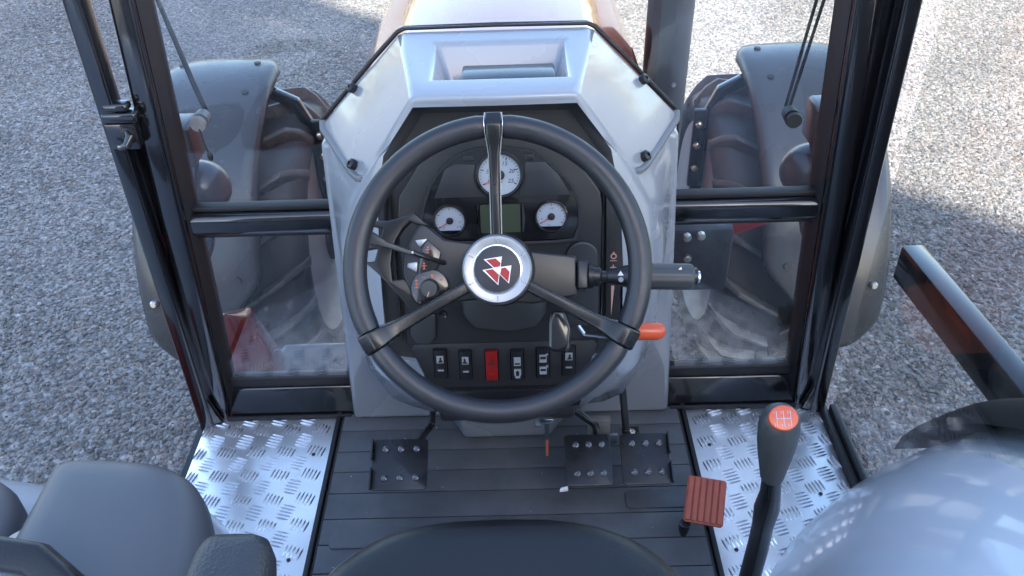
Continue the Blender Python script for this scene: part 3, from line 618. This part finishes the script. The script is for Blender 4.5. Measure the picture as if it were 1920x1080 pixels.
# multi-function stalk on the right
sk = TR and MB()
ax0 = FP(.1055, -.0115, -.012); axd = (FP(.2641, -.0166, -.012)-ax0).normalized()
sk.lathe([(0,.0265),(.002,.027),(.012,.027),(.014,.026)], ax0, axd, 4); SK = grp('control_stalk', 'black multi-function stalk with ribbed twist grip'); sk.build('stalk_flange', 'pod_black', SK, bev=.003)
MB().lathe([(.014,.012),(.0155,.0175),(.022,.0175),(.0225,.0145),(.031,.014),(.033,.010),(.0345,.008),(.041,.0075),(.0415,.009),(.072,.0163)], ax0, axd, 24).build('stalk_neck', 'pod_black', SK)
k = MB(); seg = 48
k.loft([[ax0+axd*d+(Vector((0,0,1))*math.cos(2*math.pi*j/seg)+axd.cross(Vector((0,0,1)))*math.sin(2*math.pi*j/seg))*(q-(.0009 if j % 4 == 0 and .078 < d < .154 else 0)) for j in range(seg)] for d, q in ((.0725,.0168),(.076,.0178),(.0785,.0180),(.153,.0180),(.156,.0172),(.159,.0150))])
k.build('twist_grip', 'knob_grey', SK, sharp=30)
MB().lathe([(.159,.0125),(.163,.0125),(.1645,.0105)], ax0, axd, 24).build('end_ring', 'pod_black', SK)
MB().lathe([(.1646,.0085),(.1675,.0080),(.1690,.005)], ax0, axd, 20).build('end_button', 'chrome', SK)
fs = frame(ax0, axd, axd.cross(NW).normalized()*-1, NW)
for u, rad in ((.0585, .0140),):
    q = Vector((0,0,0)); vs = fs
    MB().prism([(u-.004, .001), (u+.004, .001), (u, .0075)], fs, rad-.001, rad+.0006).build('arrow', 'white_print', SK)
    MB().prism(circ(u+.0005, -.0045, .0035, 12), fs, rad-.0012, rad+.0004).build('symbol', 'ivory_print', SK)
for u in (.083, .138): MB().prism([(u-.0025,.0095),(u+.0025,.0095),(u+.002,.0130)], fs, .0105, .0155).build('arrow', 'white_print', SK)
# orange hand throttle
ht = MB().lathe([(0,.0055),(.003,.0115),(.010,.0135),(.046,.0135),(.054,.0115),(.058,.006)], (0.186, 0.985, 0.470), (1, 0.0, -0.02), 20).build('hand_throttle', 'orange_plastic', TR, label='orange grip of the hand throttle lever')
MB().tube([(0.118, 1.035, 0.442), (0.128, 1.025, 0.432), (0.16, 1.0, 0.448), (0.19, 0.986, 0.468)], .0035, 8).build('rod', 'chrome', ht)
MB().lathe([(0,.016),(.004,.016),(.006,.012)], FD(.1159,-.1130,.001), (0,-.978,.208), 20).build('pivot_cap', 'dash_lip', ht)

# --- steering wheel
MJ, MN = .1812, .0153
gaps = [(90, 4.2), (208.5, 5.2), (331, 5.2)]
# three padded rim sections between the spoke ends
root = grp('steering_wheel', 'black three-spoke steering wheel with silver hub ring')
for (a, g0), (b, g1) in (((-29.0, 5.2), (90, 4.2)), ((90, 4.2), (208.5, 5.2)), ((208.5, 5.2), (331, 5.2))):
    k = MB(); rings = []; n = 40; a0, a1 = a+g0*.85, b-g1*.85
    for i in range(n+1):
        t = R(a0+(a1-a0)*i/n); en = min(i, n-i); sc_ = .93 if en == 0 else 1.0
        rings.append([FW((MJ+MN*sc_*math.cos(2*math.pi*j/18))*math.cos(t), (MJ+MN*sc_*math.cos(2*math.pi*j/18))*math.sin(t), MN*sc_*math.sin(2*math.pi*j/18)) for j in range(18)])
    k.loft(rings)
    k.build('rim_section', 'rim_black', root)
def FS(ang):
    c_, s_ = math.cos(ang), math.sin(ang)
    return lambda u, v, n=0: FW(u*c_-v*s_, u*s_+v*c_, n)
for a, w0, w1, gap in ((90, .0070, .0082, 4.2), (208.5, .0082, .0100, 5.2), (331, .0082, .0100, 5.2)):
    fr = FS(R(a)); k = MB()
    k.loft([[fr(u, -wd, n0), fr(u, wd, n0), fr(u, wd*.8, n1), fr(u, -wd*.8, n1)] for u, wd, n0, n1 in ((.034, w0, -.012, .004), (.10, w0, -.010, .004), (.145, w1, -.008, .006), (.160, w1*1.25, -.010, .010), (.168, w1*1.45, -.014, .0155), (.182, w1*1.55, -.0165, .0175), (.1985, w1*1.5, -.007, .007))])
    k.build('spoke', 'spoke_black', root, bev=.0025, seg=3)
    if a == 90:
        for s in (-1, 1):
            k = MB(); k.tube([fr(u, s*wd, n) for u, wd, n in ((.042, .0066, .0042), (.10, .0068, .0044), (.145, .0072, .0064), (.160, .0090, .0100), (.170, .0108, .0150), (.184, .0118, .0178), (.197, .0105, .010))], .0007, 6); k.build('chrome_edge', 'chrome', root)
MB().lathe([(-.016,.030),(-.012,.040),(.004,.0455),(.008,.0450)], HUB, NW, 40).build('hub_base', 'spoke_black', root)
MB().lathe([(.0060,.0440),(.0095,.0438),(.0118,.0415),(.0115,.0320),(.0105,.0300),(.0085,.0290)], HUB, NW, 56).build('hub_ring', 'brushed', root, sharp=30)
MB().lathe([(.0112,.0318),(.0124,.0312),(.0126,.0300),(.0112,.0292)], HUB, NW, 48).build('chrome_bead', 'chrome', root)
MB().lathe([(.0085,.0294),(.0110,.0292),(.0114,.0284)], HUB, NW, 48).build('badge_disc', 'ink', root)
for a in (90, 28, -28, -90, -152, 152):
    fr = FS(R(a))
    for v in ((-.0013, .0013) if a == 90 else (0,)):
        MB().prism([(.0335, v-.0006), (.0400, v-.0006), (.0400, v+.0006), (.0335, v+.0006)], fr, .0112, .0124).build('hub_mark', 'chrome', root)
FO = lambda u, v, n=0: FW(u-.001, v, n)
for pts in ([(-.0157,.013),(-.0036,.0018),(.0054,.0029),(.0075,.0161)], [(-.0036,.0018),(.0036,-.0061),(.0056,.0033)], [(-.0176,-.0004),(.0019,-.0198),(.0038,-.0061),(-.0036,.0018)], [(.0054,.0029),(.0036,-.0061),(.0154,-.0182),(.019,.0045)]):
    MB().prism(pts, FO, .0114, .0120).build('emblem_plate', 'white_print', root, smooth=False)
for pts in ([(-.0128,.0123),(-.0028,.0025),(.0044,.0034),(.0057,.0078),(-.0005,.0138)], [(-.0144,-.0008),(.0012,-.0181),(.0031,-.0068),(-.0044,.0004)], [(.0064,.0013),(.0047,-.0061),(.0145,-.0164),(.0167,-.0034),(.0113,.0023)]):
    MB().prism(pts, FO, .0120, .0124).build('emblem_red', 'red_print', root, smooth=False)

# --- pedals
def pedal(name, corners, arm, label, rows, notch):
    fr = frame(((corners[0]+corners[1])/2, 1.04, .125), (1,0,0), (0,.93,.37), (0,-.37,.93)); w = (corners[1]-corners[0])/2
    k = MB(); k.prism(rrect(-w, -.048, w, .048, .007), fr, -.004, .0)
    p = grp(name, label); k.build('pad', 'black_metal', p, bev=.0012)
    for i in range(3):
        for v in (-.026, .028):
            MB().lathe([(0,.0062),(.003,.0058),(.0045,.0035),(.0030,.0022)], fr((i-1)*w*.56+.002, v, 0), fr(0,0,1)-fr(0,0,0), 12).build('stud', 'stud_metal', p)
    if notch:
        for v0, v1 in ((-.047, -.008), (.008, .047)): MB().prism([(notch*w-.0012, v0), (notch*w+.0012, v0), (notch*w+.0012, v1), (notch*w-.0012, v1)], fr, .0003, .010).build('edge_flange', 'black_metal', p)
    MB().tube(arm, 1, sq=(.006, .006)).build('arm', 'black_metal', p, bev=.002)
    MB().box((corners[0]+w*.5, 1.045, .095), (corners[1]-w*.5, 1.085, .122)).build('bracket', 'black_metal', p, bev=.003)
pedal('pedal', (-.249, -.148), [(-.140, 1.17, .22), (-.143, 1.155, .155), (-.148, 1.145, .115), (-.166, 1.09, .135), (-.185, 1.06, .120)], 'black studded clutch pedal left of the column', 2, -1)
pedal('pedal', (.100, .184), [(.085, 1.17, .19), (.120, 1.15, .145), (.163, 1.135, .115), (.163, 1.09, .120), (.150, 1.06, .118)], 'black studded brake pedal nearest the column', 2, 0)
pedal('pedal', (.201, .289), [(.206, 1.19, .24), (.214, 1.16, .18), (.222, 1.13, .10), (.226, 1.08, .118), (.24, 1.06, .118)], 'outer of the two black studded brake pedals', 2, 1)
k = MB().box((.150, 1.135, .060), (.192, 1.150, .125)).build('pedal_latch', 'cast_grey', TR, bev=.002)
MB().box((.176, 1.128, .066), (.206, 1.1345, .092)).build('tab', 'brushed', k, bev=.001)
k = MB().box((.228, 1.19, .006), (.262, 1.225, .014)).build('floor_bracket', 'black_metal', TR, bev=.002)
MB().lathe([(0,.008),(.004,.008),(.0045,.0045),(.002,.004)], (.245, 1.207, .014), (0,0,1), 14).build('bolt', 'bolt_zinc', k)
MB().hexa([(.088,.990,.098),(.103,.992,.098),(.103,1.000,.098),(.090,.996,.098),(.088,.990,.102),(.103,.992,.102),(.103,1.0,.102),(.090,.996,.102)]).build('pedal_clip', 'white_print', TR)
# brick red foot throttle, turned outwards
a = R(-14); fr = frame((.340, .962, .10), (math.cos(a), math.sin(a), 0), (-math.sin(a)*.93, math.cos(a)*.93, .37), (math.sin(a)*.37, -math.cos(a)*.37, .93))
ft = MB().prism(rrect(-.034, -.042, .034, .042, .006), fr, -.006, 0).build('foot_throttle', 'brick_pedal', TR, bev=.002, label='brick red ribbed foot throttle beside the gear lever')
for i in range(6): MB().prism(rrect(-.031+i*.0108, -.039, -.0225+i*.0108, .039, .002), fr, 0, .0035).build('rib', 'brick_pedal', ft, bev=.001)
MB().lathe([(0,.010),(.012,.010),(.03,.006)], fr(-.030, -.043, -.008), (0,0,-1), 12).build('pivot', 'black_metal', ft)
MB().tube([fr(0,.01,-.006), fr(0.0,.02,-.03), (.345, 1.02, .0)], .005, 8).build('arm', 'black_metal', ft)

# --- gear lever
gl = MB(); P0 = Vector((.3325, .698, .470)); P1 = Vector((.3275, .702, .582)); ax = (P1-P0).normalized()
knob = [(0,.0130),(.003,.0142),(.022,.0172),(.045,.0210),(.066,.0235),(.085,.0242),(.098,.0230),(.107,.0198),(.112,.0150),(.114,.0100)]
rg = []
nrm = Vector((0,-.66,.75)); 
gl.lathe(knob, P0, ax, 32)
GL = grp('gear_lever', 'black gear lever with dark grey knob and orange shift pattern cap'); gl.build('knob', 'knob_grey', GL, sharp=60)
capc = P1+Vector((-.001,-.0118,-.0010)); cn = Vector((-.10,-.60,.79)).normalized(); cu_ = Vector((1,0,0)); cv_ = cn.cross(cu_).normalized(); fcap = frame(capc, cu_, cv_, cn)
MB().prism([(p[0], p[1]*.86) for p in circ(0, .001, .0170, 28)], fcap, -.014, .0048).build('cap', 'orange_plastic', GL, bev=.0015, seg=3)
for u in (-.008, 0, .008): MB().prism([(u-.0004,-.009),(u+.0004,-.009),(u+.0004,.009),(u-.0004,.009)], fcap, .0048, .0051).build('shift_line', 'dial_white', GL)
MB().prism([(-.008,-.0004),(.008,-.0004),(.008,.0004),(-.008,.0004)], fcap, .00485, .0052).build('shift_line', 'dial_white', GL)
for u, v, t in ((-.0108,.007,'1'),(-.0108,-.0075,'2'),(-.0028,.007,'3'),(-.0028,-.0075,'4'),(.0052,.007,'5'),(.0052,-.0075,'R')): put('numeral', text_mesh(t, .0046, fcap, u, v, .0050, 'dial_white', .0001), GL)
k = MB(); k.tube([(.348,.725,.16),(.350,.735,.20),(.352,.735,.28),(.345,.720,.35),(.338,.704,.405),(.336,.700,.440),(.3325,.698,.472)], [.0150,.0150,.0150,.0145,.0165,.0130,.0122], 16); k.build('shaft', 'black_paint', GL)
MB().lathe([(0,.045),(.02,.04),(.05,.028),(.16,.018)], (.348,.725,.004), (0,0,1), 20).build('boot', 'dash_black', GL)

# --- seats
def sup(cx, cy, a, b, p, n=48):
    o = []
    for i in range(n):
        t = 2*math.pi*i/n; c_, s_ = math.cos(t), math.sin(t)
        o.append((cx+a*math.copysign(abs(c_)**(2/p), c_), cy+b*math.copysign(abs(s_)**(2/p), s_)))
    return o
def cushion(cx, cy, a, b, p, prof, slope=0):   # prof: (inset, z)
    k = MB(); k.loft([[(x, y, z+slope*(y-cy)) for x, y in sup(cx, cy, a-i, b-i, p)] for i, z in prof]); return k
st_ = cushion(-.004, .380, .245, .276, 2.8, [(.03,.36),(.008,.375),(0,.40),(0,.435),(.006,.455),(.016,.4685),(.030,.4735),(.05,.4745),(.08,.4720),(.12,.4690),(.16,.468),(.20,.4675)], .03)
SEAT = grp('driver_seat', 'black vinyl driver seat with rolled cushion edge'); st_.build('cushion', 'seat_vinyl', SEAT, sharp=80)
MB().box((-.20, .15, .10), (.20, .56, .358)).build('seat_base', 'black_metal', SEAT, bev=.02)
MB().lathe([(0,.16),(.04,.15),(.1,.10)], (0,.38,.006), (0,0,1), 20).build('pedestal', 'black_metal', SEAT)
pil_ = MB(); pil_.loft([[(x, y, z) for x, y in sup(-.261, .430, .041-i, .108-i, 5.5, 40)] for i, z in ((.014,.545),(.003,.552),(0,.57),(.001,.592),(.007,.604),(.016,.609),(.028,.610))])
AR = pil_.build('armrest', 'leather', TR, label='black grained leather armrest beside the driver seat', sharp=80)
MB().tube([(-.258, .38, .55), (-.258, .33, .50), (-.235, .25, .40)], .014, 10).build('arm', 'black_metal', AR)

# --- rear wheel arches
def arch(s, name, label, RR=.95):
    k = MB(); XC, A_, p = 1.0, .735, 2.5; yc, zc = .22, -.30; rows = []
    nx, na = 30, 56
    for i in range(nx+1):
        t = math.pi/2*i/nx; rx = math.sin(t)**(2/p); q = math.cos(t)**(2/p)
        rows.append([(s*(XC-A_*q), yc+RR*rx*math.cos(R(th)), zc+RR*rx*math.sin(R(th))) for th in [14+ (166-14)*j/na for j in range(na+1)]])
    rows.append([(s*(XC+.35), y, z) for _, y, z in rows[-1]])
    k.loft(rows[1:], cap=False, closed=False)
    return k.build(name, 'arch_grey', TR, label=label, sharp=70)
AR_R = arch(1, 'wheel_arch', 'glossy blue-grey rear wheel arch cover right of the seat')
AR_L = arch(-1, 'wheel_arch', 'blue-grey rear wheel arch cover under the passenger cushion', .90)
k = MB(); k.loft([[(x, .22+q*math.cos(R(th)), -.30+q*math.sin(R(th))) for x, q in ((.70,.935),(.72,.958),(.76,.972),(1.34,.975),(1.34,.94))] for th in [26+(100-26)*j/40 for j in range(41)]])
k.build('arch_flare', 'flare_black', AR_R, sharp=50)
for s, rr_, par, tm in ((-1, .905, AR_L, 24),):
    k = MB(); k.loft([[(s*x, .22+q*math.cos(R(th)), -.30+q*math.sin(R(th))) for x, q in ((.74,rr_-.02),(.76,rr_),(1.34,rr_+.004),(1.34,rr_-.02))] for th in [tm*j/20 for j in range(21)]])
    k.build('red_reflector', 'red_paint', par, sharp=50)  # unseen red shell, added only for its reflection in glass and paint
def chaikin(pts, it=3):
    for _ in range(it):
        pts = [q for a, b in zip(pts, pts[1:]+pts[:1]) for q in ((a[0]*.75+b[0]*.25, a[1]*.75+b[1]*.25), (a[0]*.25+b[0]*.75, a[1]*.25+b[1]*.75))]
    return pts
pout = chaikin([(-.632,.822),(-.55,.818),(-.470,.808),(-.412,.770),(-.376,.690),(-.372,.58),(-.374,.40),(-.385,.25),(-.632,.25),(-.632,.40),(-.632,.60),(-.632,.78)])
def padring(i, z):
    cx, cy = -.51, .54
    return [(cx+(x-cx)*(1-i/.125), cy+(y-cy)*(1-i/.28), z) for x, y in pout]
PAD = MB().loft([padring(i, z) for i, z in ((.010,.345),(.001,.352),(0,.372),(.002,.392),(.007,.405),(.015,.414),(.028,.420),(.050,.424),(.08,.426),(.11,.427))]).build('passenger_cushion', 'pad_vinyl', TR, label='grey vinyl passenger cushion on the left wheel arch', sharp=80)
MB().loft([padring(i, z) for i, z in ((-.024,.05),(-.022,.20),(-.013,.30),(.004,.346))]).build('cushion_base', 'arch_grey', PAD, sharp=60)
k = MB(); k.loft([[(x, y, z) for x, y in sup(-.850, .515, .216-i, .300-i, 4.0, 48)] for i, z in ((.0,.10),(.0,.372),(.006,.395),(.02,.409),(.05,.416),(.10,.418))]); k.build('cushion_back', 'pad_vinyl', PAD, sharp=80)
gh = MB(); gh.tube([(-.66,.540,.47),(-.62,.577,.50),(-.560,.582,.512),(-.510,.572,.512),(-.470,.545,.50),(-.445,.510,.475),(-.435,.47,.44)], .014, 14, sq=(1.3*1, 1)); gh.build('grab_handle', 'seat_vinyl', TR, bev=.008, seg=3, label='black grab handle at the passenger cushion')

# --- outside: square rail, wipers, lamps
k = MB(); k.tube([(.828, 1.435, .262), (.866, 1.0, .262), (.99, -.3, .262)], 1, sq=(.0225, .040), up=(0,0,1)); RL = k.build('side_rail', 'black_paint', TR, bev=.0035, seg=2, label='black square steel rail outside the right door')
for s in (-1, 1):
    k = MB()
    if s < 0: k.tube([(-.570, 1.375, 1.09), (-.540, 1.372, .862), (-.516, 1.368, .715), (-.507, 1.366, .672), (-.504, 1.362, .655)], [.0035,.0040,.0048,.0045,.003], 8)
    else: k.tube([(.560, 1.375, 1.09), (.517, 1.372, .831), (.496, 1.368, .648)], .0030, 8)
    W_ = k.build('wiper_arm', 'black_metal', TR, label='wiper arm on the %s side of the windscreen' % ('left' if s < 0 else 'right'))
    if s > 0: MB().tube([(.574, 1.378, 1.09), (.530, 1.374, .832), (.503, 1.370, .640)], .0030, 8).build('wiper_link', 'black_metal', W_)
    c_ = (-.509, 1.334, .668) if s < 0 else (.499, 1.334, .643)
    MB().lathe([(0,.0135),(.012,.0135),(.022,.0125),(.025,.008)], c_, (0,1,0), 22).build('pivot_cap', 'grey_gasket' if s < 0 else 'gasket', W_)
    MB().lathe([(0,.0140),(.007,.0130)], (c_[0], 1.3255, c_[2]), (0,-1,0), 22).build('inner_nut', 'cast_grey' if s < 0 else 'gasket', W_)
    if s < 0:
        MB().tube([(-.508, 1.318, .660), (-.505, 1.315, .636), (-.501, 1.314, .616)], .0015, 6).build('washer_hose', 'gasket', W_)
        MB().ball((-.500, 1.314, .611), .005, .004, .009, 10, 8).build('hose_end', 'gasket', W_)
    # indicator box and round lamp on the pillar's outer face
    k = MB().prism(rrect(s*.645-.040, .490, s*.645+.040, .575, .010), frame((0, 1.50, 0), (1,0,0), (0,0,1), (0,-1,0)), -.07, 0)
    I_ = k.build('indicator_lamp', 'lamp_brown', TR, bev=.005, seg=3, label='brown indicator lamp housing outside the %s pillar' % ('left' if s < 0 else 'right'))
    MB().tube([(s*.62, 1.53, .50), (s*.625, 1.45, .42), (s*.62, 1.37, .36)], .012, 8).build('stem', 'black_metal', I_)
    k = MB(); k.lathe([(-.07,.050),(-.062,.058),(-.045,.060),(-.02,.054),(0,.040),(.010,.022),(.013,.008)], (s*.640, 1.53, .405), (0,-1,.12), 28)
    H_ = k.build('work_lamp', 'lamp_brown', TR, label='round dark work lamp outside the %s pillar' % ('left' if s < 0 else 'right'), sharp=60)
    MB().lathe([(-.074,.052),(-.070,.0525)], (s*.640, 1.53, .405), (0,-1,.12), 28).build('lens', 'dial_white', H_)
    MB().tube([(s*.628, 1.56, .35), (s*.63, 1.5, .30), (s*.63, 1.37, .28)], .012, 8).build('bracket', 'black_metal', H_)

# --- front wheels and fenders
WY, WZ, WX, WR = 2.79, -.50, .91, .55
def tyre_lug(sgn):
    k = MB(); rings = []
    for i in range(7):
        t = i/6; x = .012+.218*t; th = .27*t; hgt = .036 if t < .75 else .036-.030*(t-.75)/.25
        rb = .512-.055*max(0, t-.72)/.28; wd = .020+.010*t
        pts = []
        for dw, h in ((-wd*.62, -.02), (wd*.62, -.02), (wd*.42, hgt), (-wd*.42, hgt)):
            r_ = rb+h; an = th+dw/r_; pts.append((sgn*x, r_*math.sin(an), r_*math.cos(an)))
        rings.append(pts)
    k.loft(rings); return k.mesh('lug', 'lug_rubber', bev=.004)
lugm = {1: tyre_lug(1), -1: tyre_lug(-1)}
for s in (-1, 1):
    c_ = Vector((s*WX, WY, WZ)); side = 'left' if s < 0 else 'right'
    k = MB(); prof = [(-.19,.365),(-.215,.40),(-.222,.44),(-.210,.475),(-.17,.500),(-.08,.510),(0,.513),(.08,.510),(.17,.500),(.210,.475),(.222,.44),(.215,.40),(.19,.365)]
    k.lathe(prof, c_, (1,0,0), 64)
    Wh = grp('front_wheel', '%s front wheel with deep lugged tyre' % side); k.build('tyre', 'tyre_rubber', Wh, sharp=60)
    NL = 19
    for i in range(NL):
        for sg in (-1, 1):
            o = put('lug', lugm[sg], Wh); a = 2*math.pi*(i+(.5 if sg > 0 else 0))/NL
            o.matrix_local = Matrix.Translation(c_) @ Matrix.Rotation(a, 4, 'X')
    k = MB(); k.lathe([(-.20,.370),(-.205,.380),(-.195,.385),(-.18,.350),(-.10,.33),(-.06,.30),(-.05,.10),(-.02,.09),(.02,.28),(.06,.325),(.12,.335),(.18,.350),(.195,.385),(.207,.382)], c_, (-s,0,0), 56)
    k.build('rim', 'wheel_grey', Wh, sharp=30)
    MB().lathe([(-.03,.12),(.22,.11),(.24,.07),(.26,.07)], c_, (-s,0,0), 28).build('hub', 'engine_dark', Wh)
    for i in range(8):
        a = 2*math.pi*i/8; MB().lathe([(0,.014),(.02,.014),(.022,.008)], c_+Vector((-s*.045, .17*math.cos(a), .17*math.sin(a))), (-s,0,0), 6).build('wheel_nut', 'bolt_zinc', Wh)
    # fender shell swept round the tyre
    FR = .662; th0, th1, na = 82, 187, 44; rows = []
    xs = [.792,.795,.806,.825,.86,.92,1.0,1.08,1.135,1.165,1.185,1.195,1.197]
    hs = [-.030,-.010,0.0,.004,.006,.008,.010,.008,.004,-.004,-.020,-.045,-.075]
    for j in range(na+1):
        t = j/na
        def th(x): return R(th0+((th1-21*(1-min(1, max(0, (x-.80)/.28))))-th0)*t)
        e0 = max(0, 1-t/.07); e1 = max(0, (t-.90)/.10)
        rows.append([(s*(x - (.05*e0*e0+.06*e1*e1)*max(0, (x-.98)/.21) + (.02*e0*e0+.05*e1*e1)*max(0, (1-.98+.0+(.98-x))/.21 if x < .98 else 0)), WY+(FR+h)*math.cos(th(x)), WZ+(FR+h)*math.sin(th(x))) for x, h in zip(xs, hs)])
    k = MB(); k.loft(rows, cap=False, closed=False)
    Fd = k.build('front_fender', 'fender_plastic', TR, label='dark grey plastic fender over the %s front wheel' % side, sharp=60)
    mo = Fd.modifiers.new('thickness', 'SOLIDIFY'); mo.thickness = .006; mo.offset = 0
    for x, th in ((.86, 87), (1.12, 87), (1.135, 166), (.985, 166), (.86, 104), (.86, 160)):
        d = Vector((0, math.cos(R(th)), math.sin(R(th))))
        zinc = th == 166
        MB().lathe([(-.004,.013),(.006,.013),(.012,.008)] if zinc else [(-.004,.012),(.004,.011)], Vector((s*x, WY, WZ))+d*(FR+.010), d, 14).build('bolt', 'bolt_zinc' if zinc else 'gasket', Fd)
    k = MB(); k.tube([(s*1.05,2.75,.13),(s*.82,2.75,.100),(s*.735,2.75,.055),(s*.705,2.75,-.02),(s*.690,2.75,-.21),(s*.675,2.76,-.48)], 1, sq=(.016,.020)); k.build('support', 'black_paint', Fd, bev=.006)
    MB().box((s*.645, 2.71, -.30), (s*.690, 2.735, .0)).build('support_plate', 'black_metal', Fd, bev=.004)
    for z in (-.05, -.13, -.22): MB().lathe([(0,.013),(.012,.012),(.016,.007)], (s*.662, 2.709, z), (0,-1,0), 8).build('bolt', 'bolt_zinc', Fd)

# --- hood, engine, front axle, exhaust
k = MB()
hh = [(.30,-.15),(.315,.20),(.30,.56),(.262,.66),(.215,.725),(.160,.768),(.150,.772),(.0,.780)]
def hsec(y, sc_, dz): 
    o = [(x*sc_, y, z+dz) for x, z in hh]; return o + [(-p[0], p[1], p[2]) for p in reversed(o[:-1])]
k.loft([hsec(1.352,1,.0), hsec(1.7,1,-.004), hsec(2.3,.97,-.03), hsec(2.9,.92,-.09), hsec(3.2,.86,-.16), hsec(3.3,.76,-.26)])
hd = k.build('hood', 'hood_red', TR, bev=.0, sharp=32, label='polished red engine hood beyond the windscreen')
MB().box((-.24, 1.36, -.62), (.24, 3.2, -.16)).build('engine_block', 'engine_dark', TR, bev=.03)
k = MB(); k.tube([(-.68, WY, WZ), (-.35, WY, WZ+.03), (0, WY, WZ+.05), (.35, WY, WZ+.03), (.68, WY, WZ)], [.075,.07,.10,.07,.075], 16); k.build('front_axle', 'engine_dark', TR)
for s in (-1, 1):
    MB().tube([(s*.64, 2.70, -.54), (s*.30, 2.62, -.55)], .022, 10).build('steering_cylinder', 'black_metal', TR)
ex = MB().lathe([(0,.050),(.02,.052),(1.03,.052),(1.05,.050)], (.372, 1.90, -.10), (.012,.0,1), 32).build('exhaust_pipe', 'exhaust_dark', TR, label='dark grey vertical exhaust stack right of the hood')
k = MB(); k.loft([[(.372-.045+.012*z, 1.86, z), (.372-.030+.012*z, 1.838, z), (.372+.002+.012*z, 1.842, z), (.372-.02+.012*z, 1.87, z)] for z in (0.0, .90)]); k.build('heat_shield', 'gasket', ex)
MB().lathe([(0,.006),(.004,.005)], (.392, 1.85, .48), (.2,-1,0), 10).build('rivet', 'bolt_zinc', ex)
# pieces seen through the lower panes
k = MB(); k.loft([[(-.655,1.48,.13),(-.618,1.47,.15),(-.585,1.50,.10),(-.60,1.56,.10)], [(-.665,1.47,.04),(-.60,1.45,.06),(-.555,1.48,.01),(-.58,1.58,.0)], [(-.675,1.47,-.10),(-.60,1.44,-.09),(-.53,1.47,-.10),(-.55,1.60,-.12)]])
k.build('red_bracket', 'dark_red', TR, bev=.012, seg=3, label='red painted bracket below the left windscreen pane')
k = MB(); k.hexa([(-.66,1.40,-.17),(-.34,1.40,-.17),(-.34,1.66,-.17),(-.66,1.66,-.17),(-.65,1.42,-.105),(-.34,1.42,-.09),(-.34,1.62,-.07),(-.56,1.62,-.07)]); k.build('step_cover', 'fender_plastic', TR, bev=.015, seg=3, label='grey cover below the left windscreen pane')
k = MB(); k.box((.36, 1.56, .10), (.50, 1.62, .27)); fo = k.build('filter_bracket', 'engine_dark', TR, bev=.01)
for x, z in ((.395,.255),(.425,.258),(.40,.20)): MB().lathe([(0,.010),(.01,.009),(.012,.005)], (x, 1.558, z), (0,-1,0), 8).build('bolt', 'bolt_zinc', fo)
k = MB(); k.hexa([(.50,1.60,.22),(.585,1.58,.27),(.585,1.62,.27),(.50,1.64,.22),(.50,1.60,.25),(.585,1.58,.315),(.585,1.62,.315),(.50,1.64,.25)]); k.build('red_reflection', 'red_paint', TR, bev=.004, label='red plate imitating a reflection in the right windscreen pane')  # red reflection in the glass, modelled as a coloured plate
k = MB(); k.tube([(.34,1.7,.0),(.40,1.75,.12),(.44,1.9,.05),(.42,2.1,-.25)], .022, 10); k.build('hose', 'engine_dark', TR)
k = MB(); k.tube([(-.33,1.7,.10),(-.40,1.8,.14),(-.43,1.95,.0),(-.40,2.2,-.3)], .020, 10); k.build('hose', 'engine_dark', TR)

# --- key hanging from the column lock
KY = bpy.data.objects.new('ignition_key', None); col.objects.link(KY); KY.location = (.066, 1.0, .27)
KY['label'] = 'small metal ignition key hanging under the steering wheel'; KY['category'] = 'key'
MB().box((-.012,-.004,-.006), (.012,.004,.004)).build('bow', 'chrome', KY, bev=.002)
MB().tube([(0,0,-.004),(.0005,-.001,-.045)], 1, sq=(.004,.0018)).build('blade', 'brushed', KY)
MB().tube([(.0005,-.001,-.045),(.0005,-.002,-.085)], 1, sq=(.0022,.0012)).build('tag', 'brick_pedal', KY)

# --- far hedge line beyond the yard (what the hood mirrors)
pm('autumn_leaf', (0.16, 0.12, 0.035), 0.7, var=(0.9, 0.5))
q = random.Random(4); k = MB()
for i in range(3200):
    x = q.uniform(-45, 45); h = 5.5+1.6*math.sin(x*.35)+1.1*math.sin(x*1.1+1)
    z = GZ+h*q.random()**.8; y = 46+q.uniform(-2.2, 2.2)
    a = Vector((q.gauss(0,1), q.gauss(0,1), q.gauss(0,1))).normalized(); b = a.orthogonal().normalized(); d = q.uniform(.25, .6); p = Vector((x, y, z))
    k.poly([p+a*d, p+b*d*.6, p-a*d, p-b*d*.6])
hg = k.build('hedge', 'autumn_leaf', kind='stuff', smooth=False); hg['label'] = 'far autumn hedge beyond the gravel yard'; hg['category'] = 'hedge'

# --- a little grit trodden onto the mat
q = random.Random(9); k = MB()
for i in range(46):
    x, y = q.uniform(-.33, .33), q.uniform(.66, 1.24); d = q.uniform(.0009, .0022)
    k.ball((x, y, .0105), d, d*q.uniform(.6, 1), d*.6, 6, 4)
gt = k.build('grit', 'gravel_stone', kind='stuff'); gt['label'] = 'specks of grit on the ribbed rubber floor mat'; gt['category'] = 'grit'
